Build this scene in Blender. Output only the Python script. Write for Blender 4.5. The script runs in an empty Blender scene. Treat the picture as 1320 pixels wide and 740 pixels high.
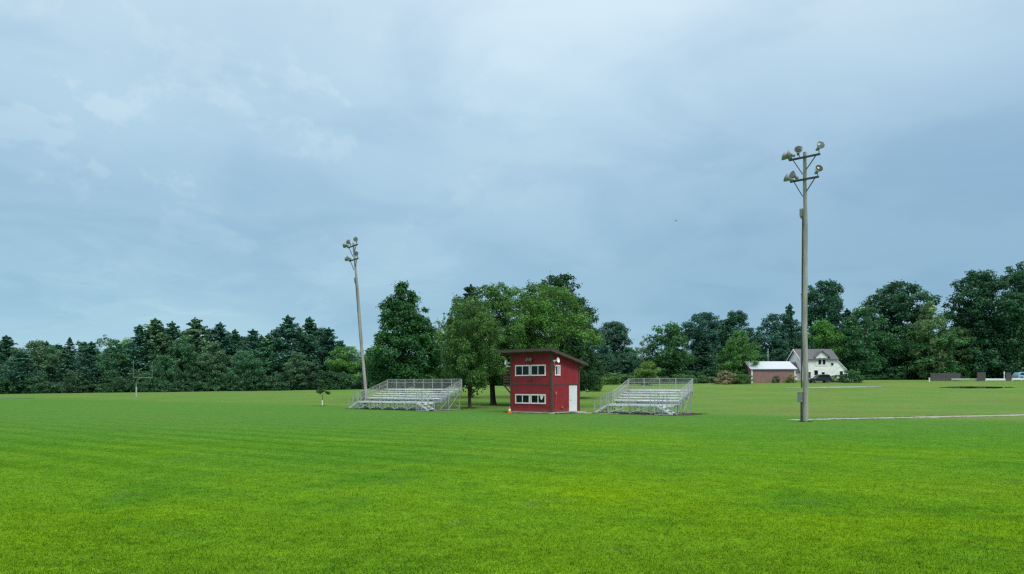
import bpy, math, random
import numpy as np
from mathutils import Vector, Matrix, Euler

R = math.radians
scene = bpy.context.scene
col = scene.collection
F = 953.0            # focal length of the photograph in its own pixels
CAM_H = 2.3
HOR = 497.0          # picture row of the horizon

# ------------------------------------------------------------------ terrain
_py = np.array([-100, 70, 78, 90, 100, 118, 130, 143, 155, 180, 460], float)
_pv = np.array([0, 0, .02, .09, .18, .38, .56, .80, .98, 1.05, 1.08], float)
_fy = np.arange(-100, 460, 1.0)
_fv = np.interp(_fy, _py, _pv)
_fv = np.convolve(np.pad(_fv, 6, mode='edge'), np.ones(13) / 13, mode='valid')
_sx = np.array([-420, -125, -50, 0, 45, 75, 120, 420], float)
_sv = np.array([.25, .32, 1.45, 2.2, 2.9, 3.5, 3.75, 3.8], float)

def ground_z(x, y):
    return np.interp(y, _fy, _fv) * np.interp(x, _sx, _sv)

def gz(x, y):
    return float(ground_z(x, y))

def spot(px, Y):
    """world X of a picture column at depth Y"""
    return (px - 660.0) * Y / F

def height_at(py, Y):
    """world z of a picture row at depth Y"""
    return CAM_H + (HOR - py) * Y / F

# ------------------------------------------------------------------ materials
def newmat(name):
    m = bpy.data.materials.new(name)
    m.use_nodes = True
    nt = m.node_tree
    for n in list(nt.nodes):
        nt.nodes.remove(n)
    out = nt.nodes.new('ShaderNodeOutputMaterial')
    return m, nt, out

def N(nt, t, **kw):
    n = nt.nodes.new(t)
    for k, v in kw.items():
        setattr(n, k, v)
    return n

def ramp(nt, stops, interp='LINEAR'):
    n = nt.nodes.new('ShaderNodeValToRGB')
    cr = n.color_ramp
    cr.interpolation = interp
    while len(cr.elements) > 1:
        cr.elements.remove(cr.elements[-1])
    cr.elements[0].position = stops[0][0]
    cr.elements[0].color = (*stops[0][1], 1)
    for p, c in stops[1:]:
        e = cr.elements.new(p)
        e.color = (*c, 1)
    return n

def mixc(nt, fac, a, b, mode='MIX'):
    n = nt.nodes.new('ShaderNodeMix')
    n.data_type = 'RGBA'
    n.blend_type = mode
    def put(sock, v):
        if hasattr(v, 'is_linked'):
            nt.links.new(v, sock)
        elif isinstance(v, (int, float)):
            sock.default_value = v
        else:
            sock.default_value = (*v, 1)
    put(n.inputs[0], fac); put(n.inputs[6], a); put(n.inputs[7], b)
    return n.outputs[2]

def mth(nt, op, a, b=None, c=None, clamp=False):
    n = nt.nodes.new('ShaderNodeMath')
    n.operation = op
    n.use_clamp = clamp
    for i, v in enumerate((a, b, c)):
        if v is None: continue
        if hasattr(v, 'is_linked'):
            nt.links.new(v, n.inputs[i])
        else:
            n.inputs[i].default_value = v
    return n.outputs[0]

def noise(nt, vec, scale, detail=3.0, rough=.55, dist=0.0):
    n = nt.nodes.new('ShaderNodeTexNoise')
    n.inputs['Scale'].default_value = scale
    n.inputs['Detail'].default_value = detail
    n.inputs['Roughness'].default_value = rough
    n.inputs['Distortion'].default_value = dist
    if vec is not None:
        nt.links.new(vec, n.inputs['Vector'])
    return n.outputs['Fac']

def maprange(nt, v, a, b, c=0.0, d=1.0, smooth=True):
    n = nt.nodes.new('ShaderNodeMapRange')
    n.interpolation_type = 'SMOOTHSTEP' if smooth else 'LINEAR'
    nt.links.new(v, n.inputs[0])
    for i, q in enumerate((a, b, c, d)):
        n.inputs[i + 1].default_value = q
    return n.outputs[0]

def worn(name, base, rough=.7, metal=0.0, vary=.25, scale=3.0, stretch=(1, 1, 1), bump=.0, spec=.4, dirt=None, dirt_amt=.35, dirt_scale=.8):
    """painted / weathered surface: base colour broken up by two scales of noise and patches of dirt"""
    m, nt, out = newmat(name)
    p = N(nt, 'ShaderNodeBsdfPrincipled')
    tc = N(nt, 'ShaderNodeTexCoord')
    mp = N(nt, 'ShaderNodeMapping')
    mp.inputs['Scale'].default_value = stretch
    nt.links.new(tc.outputs['Object'], mp.inputs[0])
    v = mp.outputs[0]
    n1 = noise(nt, v, scale, 4)
    n2 = noise(nt, v, scale * 9, 2)
    f = mth(nt, 'ADD', mth(nt, 'MULTIPLY', n1, .7), mth(nt, 'MULTIPLY', n2, .3))
    lo = tuple(c * (1 - vary) for c in base)
    hi = tuple(min(1, c * (1 + vary)) for c in base)
    c = mixc(nt, maprange(nt, f, .3, .7), lo, hi)
    if dirt:
        d = maprange(nt, noise(nt, v, dirt_scale, 5, .65), .5, .75)
        c = mixc(nt, mth(nt, 'MULTIPLY', d, dirt_amt), c, dirt)
    nt.links.new(c, p.inputs['Base Color'])
    p.inputs['Roughness'].default_value = rough
    p.inputs['Metallic'].default_value = metal
    p.inputs['Specular IOR Level'].default_value = spec
    if bump:
        b = N(nt, 'ShaderNodeBump')
        b.inputs['Strength'].default_value = bump
        b.inputs['Distance'].default_value = .02
        nt.links.new(n2, b.inputs['Height'])
        nt.links.new(b.outputs[0], p.inputs['Normal'])
    nt.links.new(p.outputs[0], out.inputs[0])
    return m

def grass_colour(nt):
    """colour of the mown grass from the place on the field (world position): mowing lanes, clover patches, drier rough beyond the field"""
    g = N(nt, 'ShaderNodeNewGeometry')
    pos = g.outputs['Position']
    sep = N(nt, 'ShaderNodeSeparateXYZ')
    nt.links.new(pos, sep.inputs[0])
    X, Y = sep.outputs[0], sep.outputs[1]
    flat = N(nt, 'ShaderNodeCombineXYZ')
    nt.links.new(X, flat.inputs[0]); nt.links.new(Y, flat.inputs[1])
    P = flat.outputs[0]
    # mowing direction runs about 36 degrees off the picture plane
    mp = N(nt, 'ShaderNodeMapping')
    mp.inputs['Rotation'].default_value = (0, 0, R(36))
    nt.links.new(P, mp.inputs[0])
    ms = N(nt, 'ShaderNodeMapping')
    ms.inputs['Scale'].default_value = (.16, 1, 1)
    nt.links.new(mp.outputs[0], ms.inputs[0])
    big = noise(nt, P, .045, 4, .6)
    patch = noise(nt, P, .22, 5, .65, .6)
    small = noise(nt, P, 1.7, 5, .7)
    tiny = noise(nt, P, 14.0, 3, .7)
    tuft = noise(nt, P, 4.5, 3, .65)
    lanes = noise(nt, ms.outputs[0], .9, 4, .6)
    wav = N(nt, 'ShaderNodeTexWave')
    wav.bands_direction = 'Y'
    wav.inputs['Scale'].default_value = .16
    wav.inputs['Distortion'].default_value = 1.8
    wav.inputs['Detail'].default_value = 2
    wav.inputs['Detail Scale'].default_value = .6
    nt.links.new(mp.outputs[0], wav.inputs[0])
    # lush field grass, from blue-green to yellow-green
    lush = (.074, .198, .018); yel = (.134, .250, .005); deep = (.054, .166, .012)
    near = maprange(nt, mth(nt, 'ADD', Y, mth(nt, 'MULTIPLY', mth(nt, 'SUBTRACT', patch, .5), 16.0)), 24, 12)
    yf = mth(nt, 'ADD', mth(nt, 'MULTIPLY', maprange(nt, big, .42, .64), .55), mth(nt, 'MULTIPLY', near, .55), clamp=True)
    c = mixc(nt, yf, lush, yel)
    c = mixc(nt, mth(nt, 'MULTIPLY', maprange(nt, patch, .50, .68), .62), c, deep)
    c = mixc(nt, mth(nt, 'MULTIPLY', maprange(nt, patch, .46, .33), .50), c, (.115, .225, .018))
    # mowing lanes: leaning blades show lighter or darker
    lan = mth(nt, 'ADD', mth(nt, 'MULTIPLY', lanes, .9), mth(nt, 'MULTIPLY', small, .1))
    c = mixc(nt, mth(nt, 'MULTIPLY', maprange(nt, lan, .42, .64), .42), c, mixc(nt, 1.0, c, (1.28, 1.24, 1.35), 'MULTIPLY'))
    wz = mth(nt, 'MULTIPLY', maprange(nt, X, 8, -6, .12, .55), maprange(nt, mth(nt, 'ADD', Y, mth(nt, 'MULTIPLY', big, 20.0)), 22, 34))
    wz = mth(nt, 'MULTIPLY', wz, maprange(nt, Y, 75, 55))
    c = mixc(nt, mth(nt, 'MULTIPLY', maprange(nt, wav.outputs['Fac'], .25, .85), wz), c, mixc(nt, 1.0, c, (.66, .74, .72), 'MULTIPLY'))
    # grey clover patches
    cl = maprange(nt, noise(nt, P, .55, 5, .68, .5), .58, .72)
    c = mixc(nt, mth(nt, 'MULTIPLY', cl, .45), c, (.085, .140, .060))
    # beyond the playing field: paler, drier rough
    edge = mth(nt, 'ADD', Y, mth(nt, 'MULTIPLY', mth(nt, 'SUBTRACT', noise(nt, P, .06, 3), .5), 26.0))
    midt = maprange(nt, edge, 22, 56)
    c = mixc(nt, mth(nt, 'MULTIPLY', midt, .82), c, (.076, .178, .040))
    # rough starts at the line of poles and booth (runs right-near to left-far)
    line = mth(nt, 'ADD', Y, mth(nt, 'MULTIPLY', X, .62))
    line = mth(nt, 'ADD', line, mth(nt, 'MULTIPLY', mth(nt, 'SUBTRACT', noise(nt, P, .12, 3), .5), 10.0))
    rough = maprange(nt, line, 64, 74)
    dry = mixc(nt, maprange(nt, noise(nt, P, .09, 5, .65), .40, .62), (.104, .204, .046), (.150, .205, .062))
    dry = mixc(nt, mth(nt, 'MULTIPLY', maprange(nt, noise(nt, P, .05, 4, .6, .5), .56, .68), .6), dry, (.150, .150, .060))
    c = mixc(nt, mth(nt, 'MULTIPLY', rough, maprange(nt, X, -60, 5, .58, .82)), c, dry)
    # blade-scale break-up
    k = mth(nt, 'ADD', mth(nt, 'ADD', mth(nt, 'MULTIPLY', small, .55), mth(nt, 'MULTIPLY', tuft, .55)), mth(nt, 'MULTIPLY', tiny, .45))
    k = mth(nt, 'ADD', mth(nt, 'MULTIPLY', mth(nt, 'SUBTRACT', k, .775), 1.55), 1.0)
    kk = N(nt, 'ShaderNodeCombineXYZ')
    for i in range(3): nt.links.new(k, kk.inputs[i])
    c = mixc(nt, 1.0, c, kk.outputs[0], 'MULTIPLY')
    return c, P, tiny, small

def make_ground_mat():
    m, nt, out = newmat('mown_grass')
    c, P, tiny, small = grass_colour(nt)
    d = N(nt, 'ShaderNodeBsdfDiffuse')
    nt.links.new(c, d.inputs[0])
    b = N(nt, 'ShaderNodeBump')
    b.inputs['Strength'].default_value = .7
    b.inputs['Distance'].default_value = .06
    h = mth(nt, 'ADD', tiny, mth(nt, 'MULTIPLY', small, .8))
    nt.links.new(h, b.inputs['Height'])
    nt.links.new(b.outputs[0], d.inputs['Normal'])
    nt.links.new(d.outputs[0], out.inputs[0])
    return m

def make_blade_mat():
    m, nt, out = newmat('grass_blade')
    c, P, tiny, small = grass_colour(nt)
    at = N(nt, 'ShaderNodeAttribute', attribute_name='tint')
    k = maprange(nt, at.outputs['Fac'], 0, 1, .85, 1.65, False)
    kk = N(nt, 'ShaderNodeCombineXYZ')
    for i in range(3): nt.links.new(k, kk.inputs[i])
    c = mixc(nt, 1.0, c, kk.outputs[0], 'MULTIPLY')
    straw = mth(nt, 'MULTIPLY', maprange(nt, at.outputs['Fac'], .95, .99), .5)
    c = mixc(nt, straw, c, (.22, .26, .09))
    d = N(nt, 'ShaderNodeBsdfDiffuse'); t = N(nt, 'ShaderNodeBsdfTranslucent'); mx = N(nt, 'ShaderNodeMixShader')
    mx.inputs[0].default_value = .35
    nt.links.new(c, d.inputs[0]); nt.links.new(c, t.inputs[0])
    nt.links.new(d.outputs[0], mx.inputs[1]); nt.links.new(t.outputs[0], mx.inputs[2])
    nt.links.new(mx.outputs[0], out.inputs[0])
    return m

def make_leaf_mat(name, trans=.28):
    m, nt, out = newmat(name)
    oi = N(nt, 'ShaderNodeObjectInfo')
    at = N(nt, 'ShaderNodeAttribute', attribute_name='tint')
    k = maprange(nt, at.outputs['Fac'], 0, 1, .55, 2.0, False)
    kk = N(nt, 'ShaderNodeCombineXYZ')
    for i in range(3): nt.links.new(k, kk.inputs[i])
    c = mixc(nt, 1.0, oi.outputs['Color'], kk.outputs[0], 'MULTIPLY')
    c = mixc(nt, mth(nt, 'MULTIPLY', maprange(nt, at.outputs['Fac'], .75, 1), .3), c, mixc(nt, 1.0, c, (1.5, 1.25, .55), 'MULTIPLY'))
    d = N(nt, 'ShaderNodeBsdfPrincipled')
    d.inputs['Roughness'].default_value = .55
    d.inputs['Specular IOR Level'].default_value = .25
    t = N(nt, 'ShaderNodeBsdfTranslucent'); mx = N(nt, 'ShaderNodeMixShader')
    mx.inputs[0].default_value = trans
    nt.links.new(c, d.inputs['Base Color']); nt.links.new(c, t.inputs[0])
    nt.links.new(d.outputs[0], mx.inputs[1]); nt.links.new(t.outputs[0], mx.inputs[2])
    nt.links.new(mx.outputs[0], out.inputs[0])
    return m

def make_siding(name, base, pitch, axis='X', depth=.5):
    """boards: fine grooves every PITCH metres with slight differences board to board"""
    m, nt, out = newmat(name)
    p = N(nt, 'ShaderNodeBsdfPrincipled')
    tc = N(nt, 'ShaderNodeTexCoord')
    sep = N(nt, 'ShaderNodeSeparateXYZ')
    nt.links.new(tc.outputs['Object'], sep.inputs[0])
    if axis == 'Z':
        a = sep.outputs[2]
    else:
        a = mth(nt, 'ADD', sep.outputs[0], sep.outputs[1])
    s = mth(nt, 'DIVIDE', a, pitch)
    fr = mth(nt, 'FRACT', s)
    fl = mth(nt, 'FLOOR', s)
    wn = N(nt, 'ShaderNodeTexWhiteNoise', noise_dimensions='1D')
    nt.links.new(fl, wn.inputs['W'])
    groove = maprange(nt, mth(nt, 'ABSOLUTE', mth(nt, 'SUBTRACT', fr, .5)), .44, .5)
    n1 = noise(nt, tc.outputs['Object'], 1.2, 5, .6)
    mp = N(nt, 'ShaderNodeMapping'); mp.inputs['Scale'].default_value = (6, 6, .6)
    nt.links.new(tc.outputs['Object'], mp.inputs[0])
    n2 = noise(nt, mp.outputs[0], 2.0, 4, .6)
    c = mixc(nt, maprange(nt, n1, .3, .7), tuple(q * .85 for q in base), tuple(min(1, q * 1.12) for q in base))
    c = mixc(nt, mth(nt, 'MULTIPLY', wn.outputs['Value'], .22), c, tuple(q * .75 for q in base))
    c = mixc(nt, mth(nt, 'MULTIPLY', maprange(nt, n2, .55, .75), .25), c, tuple(min(1, q * 1.15 + .02) for q in base))
    c = mixc(nt, mth(nt, 'MULTIPLY', groove, .35), c, tuple(q * .4 for q in base))
    # splashed dirt along the ground
    sp = mth(nt, 'MULTIPLY', maprange(nt, mth(nt, 'ADD', sep.outputs[2], mth(nt, 'MULTIPLY', n1, .5)), .75, .2), .6)
    c = mixc(nt, sp, c, (.16, .13, .09))
    nt.links.new(c, p.inputs['Base Color'])
    p.inputs['Roughness'].default_value = .75
    p.inputs['Specular IOR Level'].default_value = .25
    b = N(nt, 'ShaderNodeBump'); b.invert = True
    b.inputs['Strength'].default_value = depth; b.inputs['Distance'].default_value = .01
    nt.links.new(groove, b.inputs['Height']); nt.links.new(b.outputs[0], p.inputs['Normal'])
    nt.links.new(p.outputs[0], out.inputs[0])
    return m

def make_glass(name, tint=(.01, .014, .016)):
    m, nt, out = newmat(name)
    p = N(nt, 'ShaderNodeBsdfPrincipled')
    g = N(nt, 'ShaderNodeNewGeometry')
    n = noise(nt, g.outputs['Position'], .9, 2)
    c = mixc(nt, maprange(nt, n, .35, .65), tint, tuple(q * 2.4 for q in tint))
    nt.links.new(c, p.inputs['Base Color'])
    p.inputs['Roughness'].default_value = .06
    p.inputs['Specular IOR Level'].default_value = .18
    b = N(nt, 'ShaderNodeBump'); b.inputs['Strength'].default_value = .05
    nt.links.new(n, b.inputs['Height']); nt.links.new(b.outputs[0], p.inputs['Normal'])
    nt.links.new(p.outputs[0], out.inputs[0])
    return m

M = {}
M['ground'] = make_ground_mat()
M['blade'] = make_blade_mat()
M['leaf'] = make_leaf_mat('tree_leaf')
M['needle'] = make_leaf_mat('conifer_needle', .15)
M['bark'] = worn('bark', (.050, .042, .034), .9, 0, .45, 3, (1, 1, .25), .6)
M['red_siding'] = make_siding('red_siding', (.285, .027, .036), .2)
M['brown_trim'] = worn('brown_trim', (.085, .052, .042), .7, 0, .25, 4, (1, 1, 1), .1)
M['roof_edge'] = worn('roof_edge', (.080, .055, .050), .65, 0, .2, 2)
M['roof_felt'] = worn('roof_felt', (.075, .062, .058), .9, 0, .3, 3, (1, 1, 1), .3)
M['white_vinyl'] = worn('white_vinyl', (.78, .79, .78), .45, 0, .05, 2, dirt=(.5, .5, .46), dirt_amt=.3)
M['white_paint'] = worn('white_paint', (.80, .82, .82), .5, 0, .06, 2, dirt=(.55, .53, .48), dirt_amt=.25)
M['glass'] = make_glass('window_glass', (.006, .008, .009))
M['curtain'] = worn('grey_blind', (.42, .42, .50), .8, 0, .1, 2)
M['concrete'] = worn('concrete', (.40, .37, .33), .9, 0, .2, 2, bump=.3, dirt=(.22, .19, .14))
M['alu'] = worn('aluminium', (.82, .84, .845), .45, .5, .14, 1.3, (1, 4, 4), dirt=(.30, .31, .29), dirt_amt=.6, dirt_scale=1.1)
M['galv'] = worn('galvanised_steel', (.48, .50, .50), .5, .55, .15, 6, dirt=(.35, .34, .30), dirt_amt=.4)
M['pole_wood'] = worn('pole_wood', (.33, .312, .29), .9, 0, .35, 5, (1, 1, .12), .5, .2, dirt=(.15, .14, .13), dirt_amt=.55, dirt_scale=1.4)
M['dark_steel'] = worn('dark_steel', (.06, .062, .065), .55, .3, .25, 6)
M['grey_box'] = worn('grey_enclosure', (.24, .24, .235), .55, .2, .15, 4)
M['lamp_shell'] = worn('lamp_shell', (.29, .30, .30), .45, .1, .12, 5)
M['lamp_glass'] = make_glass('lamp_glass', (.05, .065, .06))
M['orange'] = worn('cone_orange', (.75, .13, .02), .5, 0, .12, 6)
M['black_rubber'] = worn('black_rubber', (.025, .025, .025), .8, 0, .3, 6)
M['gravel'] = worn('gravel', (.31, .30, .29), .95, 0, .25, 3, bump=.5, dirt=(.20, .20, .12), dirt_amt=.4, dirt_scale=.5)
M['mud_shade'] = worn('earth_and_shade', (.060, .046, .034), .95, 0, .45, 1.3, bump=.5, dirt=(.06, .11, .03), dirt_amt=.45, dirt_scale=1.3)  # dark earth; its tone also carries the shade under the bleachers
M['asphalt'] = worn('wet_asphalt', (.115, .12, .125), .35, 0, .25, .6, dirt=(.2, .2, .2), dirt_amt=.3, dirt_scale=.15)
M['puddle'] = worn('puddle_water', (.030, .034, .034), .04, 0, .2, .4, spec=.6)
M['brown_siding'] = make_siding('brown_siding', (.30, .175, .165), .3)
M['metal_roof'] = worn('metal_roof', (.50, .55, .60), .5, .1, .06, 1, (6, 1, 1))
M['white_siding'] = make_siding('white_siding', (.88, .89, .88), .15, 'Z', .3)
M['shingle'] = worn('shingle', (.125, .126, .14), .95, 0, .3, 4, bump=.4, spec=.1, dirt=(.07, .085, .06))
M['fence_wood'] = make_siding('grey_boards', (.095, .093, .10), .15)
M['car_dark'] = worn('car_paint_dark', (.012, .028, .034), .22, .3, .1, 2, spec=.6)
M['car_blue'] = worn('car_paint_blue', (.22, .42, .58), .25, .2, .08, 2, spec=.6)
M['bird'] = worn('bird_plumage', (.03, .028, .026), .8, 0, .3, 9)
M['tan'] = worn('tan_wall', (.45, .38, .30), .8, 0, .15, 1)

# ------------------------------------------------------------------ mesh building
class MB:
    def __init__(s):
        s.v = []; s.f = []
    def add(s, vs, fs):
        o = len(s.v)
        s.v += [tuple(p) for p in vs]
        s.f += [tuple(i + o for i in f) for f in fs]
        return s
    def box(s, x0, x1, y0, y1, z0, z1):
        vs = [(x0, y0, z0), (x1, y0, z0), (x1, y1, z0), (x0, y1, z0), (x0, y0, z1), (x1, y0, z1), (x1, y1, z1), (x0, y1, z1)]
        return s.add(vs, [(0, 3, 2, 1), (4, 5, 6, 7), (0, 1, 5, 4), (1, 2, 6, 5), (2, 3, 7, 6), (3, 0, 4, 7)])
    def bar(s, p, q, w, h=None, up=(0, 0, 1)):
        """rectangular bar from p to q, width w across, h along UP"""
        h = w if h is None else h
        p = Vector(p); q = Vector(q); d = (q - p)
        if d.length < 1e-6: return s
        d.normalize(); u = Vector(up)
        if abs(d.dot(u)) > .98: u = Vector((1, 0, 0))
        a = d.cross(u).normalized(); b = a.cross(d).normalized()
        a *= w / 2; b *= h / 2
        vs = [p - a - b, p + a - b, p + a + b, p - a + b, q - a - b, q + a - b, q + a + b, q - a + b]
        return s.add(vs, [(0, 1, 2, 3), (7, 6, 5, 4), (0, 4, 5, 1), (1, 5, 6, 2), (2, 6, 7, 3), (3, 7, 4, 0)])
    def tube(s, pts, radii, n=8, cap=True):
        rings = []; vs = []; fs = []
        pts = [Vector(p) for p in pts]
        for i, p in enumerate(pts):
            d = (pts[min(i + 1, len(pts) - 1)] - pts[max(i - 1, 0)]).normalized()
            u = Vector((0, 0, 1)) if abs(d.z) < .9 else Vector((1, 0, 0))
            a = d.cross(u).normalized(); b = a.cross(d).normalized()
            r = radii[i] if hasattr(radii, '__len__') else radii
            for k in range(n):
                t = 2 * math.pi * k / n
                vs.append(p + a * (r * math.cos(t)) + b * (r * math.sin(t)))
        for i in range(len(pts) - 1):
            for k in range(n):
                k2 = (k + 1) % n
                fs.append((i * n + k, i * n + k2, (i + 1) * n + k2, (i + 1) * n + k))
        if cap:
            fs.append(tuple(range(n))[::-1]); fs.append(tuple((len(pts) - 1) * n + k for k in range(n)))
        return s.add(vs, fs)
    def lathe(s, prof, n=16, mat=None):
        """profile of (radius, z) turned about z, then moved by MAT"""
        vs = []; fs = []
        for r, z in prof:
            for k in range(n):
                t = 2 * math.pi * k / n
                p = Vector((r * math.cos(t), r * math.sin(t), z))
                vs.append(mat @ p if mat else p)
        for i in range(len(prof) - 1):
            for k in range(n):
                k2 = (k + 1) % n
                fs.append((i * n + k, i * n + k2, (i + 1) * n + k2, (i + 1) * n + k))
        fs.append(tuple(range(n))[::-1]); fs.append(tuple((len(prof) - 1) * n + k for k in range(n)))
        return s.add(vs, fs)
    def prism(s, poly, y0, y1):
        """outline in x-z pushed from y0 to y1"""
        n = len(poly)
        vs = [(x, y0, z) for x, z in poly] + [(x, y1, z) for x, z in poly]
        fs = [tuple(range(n)), tuple(range(2 * n - 1, n - 1, -1))]
        for i in range(n):
            j = (i + 1) % n
            fs.append((i, i + n, j + n, j))
        return s.add(vs, fs)
    def prism_x(s, poly, x0, x1):
        """outline in y-z pushed from x0 to x1"""
        n = len(poly)
        vs = [(x0, y, z) for y, z in poly] + [(x1, y, z) for y, z in poly]
        fs = [tuple(range(n)), tuple(range(2 * n - 1, n - 1, -1))]
        for i in range(n):
            j = (i + 1) % n
            fs.append((i, i + n, j + n, j))
        return s.add(vs, fs)
    def build(s, name, mat, parent=None, smooth=False, bevel=0.0, label=None):
        me = bpy.data.meshes.new(name)
        me.from_pydata(s.v, [], s.f)
        me.materials.append(mat)
        import bmesh
        bm = bmesh.new(); bm.from_mesh(me)
        bmesh.ops.recalc_face_normals(bm, faces=bm.faces)
        bm.to_mesh(me); bm.free()
        if smooth:
            for p in me.polygons: p.use_smooth = True
            me.set_sharp_from_angle(angle=R(45))
        o = bpy.data.objects.new(name, me)
        col.objects.link(o)
        if parent: o.parent = parent
        if bevel:
            b = o.modifiers.new('bevel', 'BEVEL'); b.width = bevel; b.segments = 2; b.limit_method = 'ANGLE'
        if label: o['label'] = label
        return o

def tag(o, label=None, cat=None, group=None, kind=None):
    if label: o['label'] = label
    if cat: o['category'] = cat
    if group: o['group'] = group
    if kind: o['kind'] = kind
    return o

def thing(name, label, cat, loc=(0, 0, 0), rz=0.0, group=None):
    o = bpy.data.objects.new(name, None)
    o.empty_display_size = .3
    col.objects.link(o)
    o.location = loc; o.rotation_euler = (0, 0, rz)
    return tag(o, label, cat, group)

def copy_tree(o, parent=None):
    c = o.copy(); col.objects.link(c)
    if parent: c.parent = parent
    for ch in list(o.children): copy_tree(ch, c)
    return c

def raw_mesh(name, verts, faces_n, loops, mat, tint=None, smooth=False):
    """fast mesh from arrays; every face has FACES_N corners"""
    me = bpy.data.meshes.new(name)
    nv = len(verts); nl = len(loops); nf = nl // faces_n
    me.vertices.add(nv); me.vertices.foreach_set('co', np.asarray(verts, np.float32).ravel())
    me.loops.add(nl); me.loops.foreach_set('vertex_index', np.asarray(loops, np.int32))
    me.polygons.add(nf)
    me.polygons.foreach_set('loop_start', np.arange(0, nl, faces_n, dtype=np.int32))
    me.polygons.foreach_set('loop_total', np.full(nf, faces_n, np.int32))
    if tint is not None:
        a = me.attributes.new('tint', 'FLOAT', 'POINT')
        a.data.foreach_set('value', np.asarray(tint, np.float32))
    me.update(); me.validate()
    me.materials.append(mat)
    if smooth:
        me.polygons.foreach_set('use_smooth', np.ones(nf, bool))
    return me

# ------------------------------------------------------------------ leaves
def leaf_quads(c, nrm, size, rng, asp=.6):
    n = len(c)
    nrm = nrm / (np.linalg.norm(nrm, axis=1, keepdims=True) + 1e-9)
    t = rng.normal(size=(n, 3))
    a = np.cross(nrm, t); a /= (np.linalg.norm(a, axis=1, keepdims=True) + 1e-9)
    b = np.cross(nrm, a)
    sz = np.asarray(size).reshape(-1, 1) * .5
    bend = nrm * sz * .35
    v = np.empty((n, 4, 3))
    v[:, 0] = c - a * sz; v[:, 1] = c - b * sz * asp + bend; v[:, 2] = c + a * sz; v[:, 3] = c + b * sz * asp + bend
    return v.reshape(-1, 3)

def unit(rng, n):
    d = rng.normal(size=(n, 3))
    return d / np.linalg.norm(d, axis=1, keepdims=True)

def clump_leaves(centres, radii, per, size, rng, flat=.75, spread=(.35, 1.0), up=.45):
    """leaves scattered in lumpy clumps; returns centres, normals, sizes and tint"""
    C = []; NN = []; S = []; T = []
    for i, (p, r) in enumerate(zip(centres, radii)):
        n = max(6, int(per * (r / np.mean(radii)) ** 2))
        d = unit(rng, n)
        rr = spread[0] + (spread[1] - spread[0]) * rng.random(n) ** .6
        lump = 1 + .35 * np.sin(d[:, 0] * 5 + i) * np.cos(d[:, 1] * 4 + 2 * i)
        q = p + d * (r * rr * lump).reshape(-1, 1) * np.array([1, 1, flat])
        nm = d * .7 + np.array([0, 0, up]) + rng.normal(size=(n, 3)) * .55
        C.append(q); NN.append(nm)
        S.append(size * (.65 + .7 * rng.random(n)))
        base = np.clip(.5 + rng.normal() * .16, .1, .9)
        T.append(np.clip(base + rng.normal(size=n) * .16, 0, 1))
    return np.vstack(C), np.vstack(NN), np.concatenate(S), np.concatenate(T)

def crown_mesh(name, C, NN, S, T, rng, mat):
    v = leaf_quads(C, NN, S, rng)
    return raw_mesh(name, v, 4, np.arange(len(v)), mat, np.repeat(T, 4))

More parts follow.
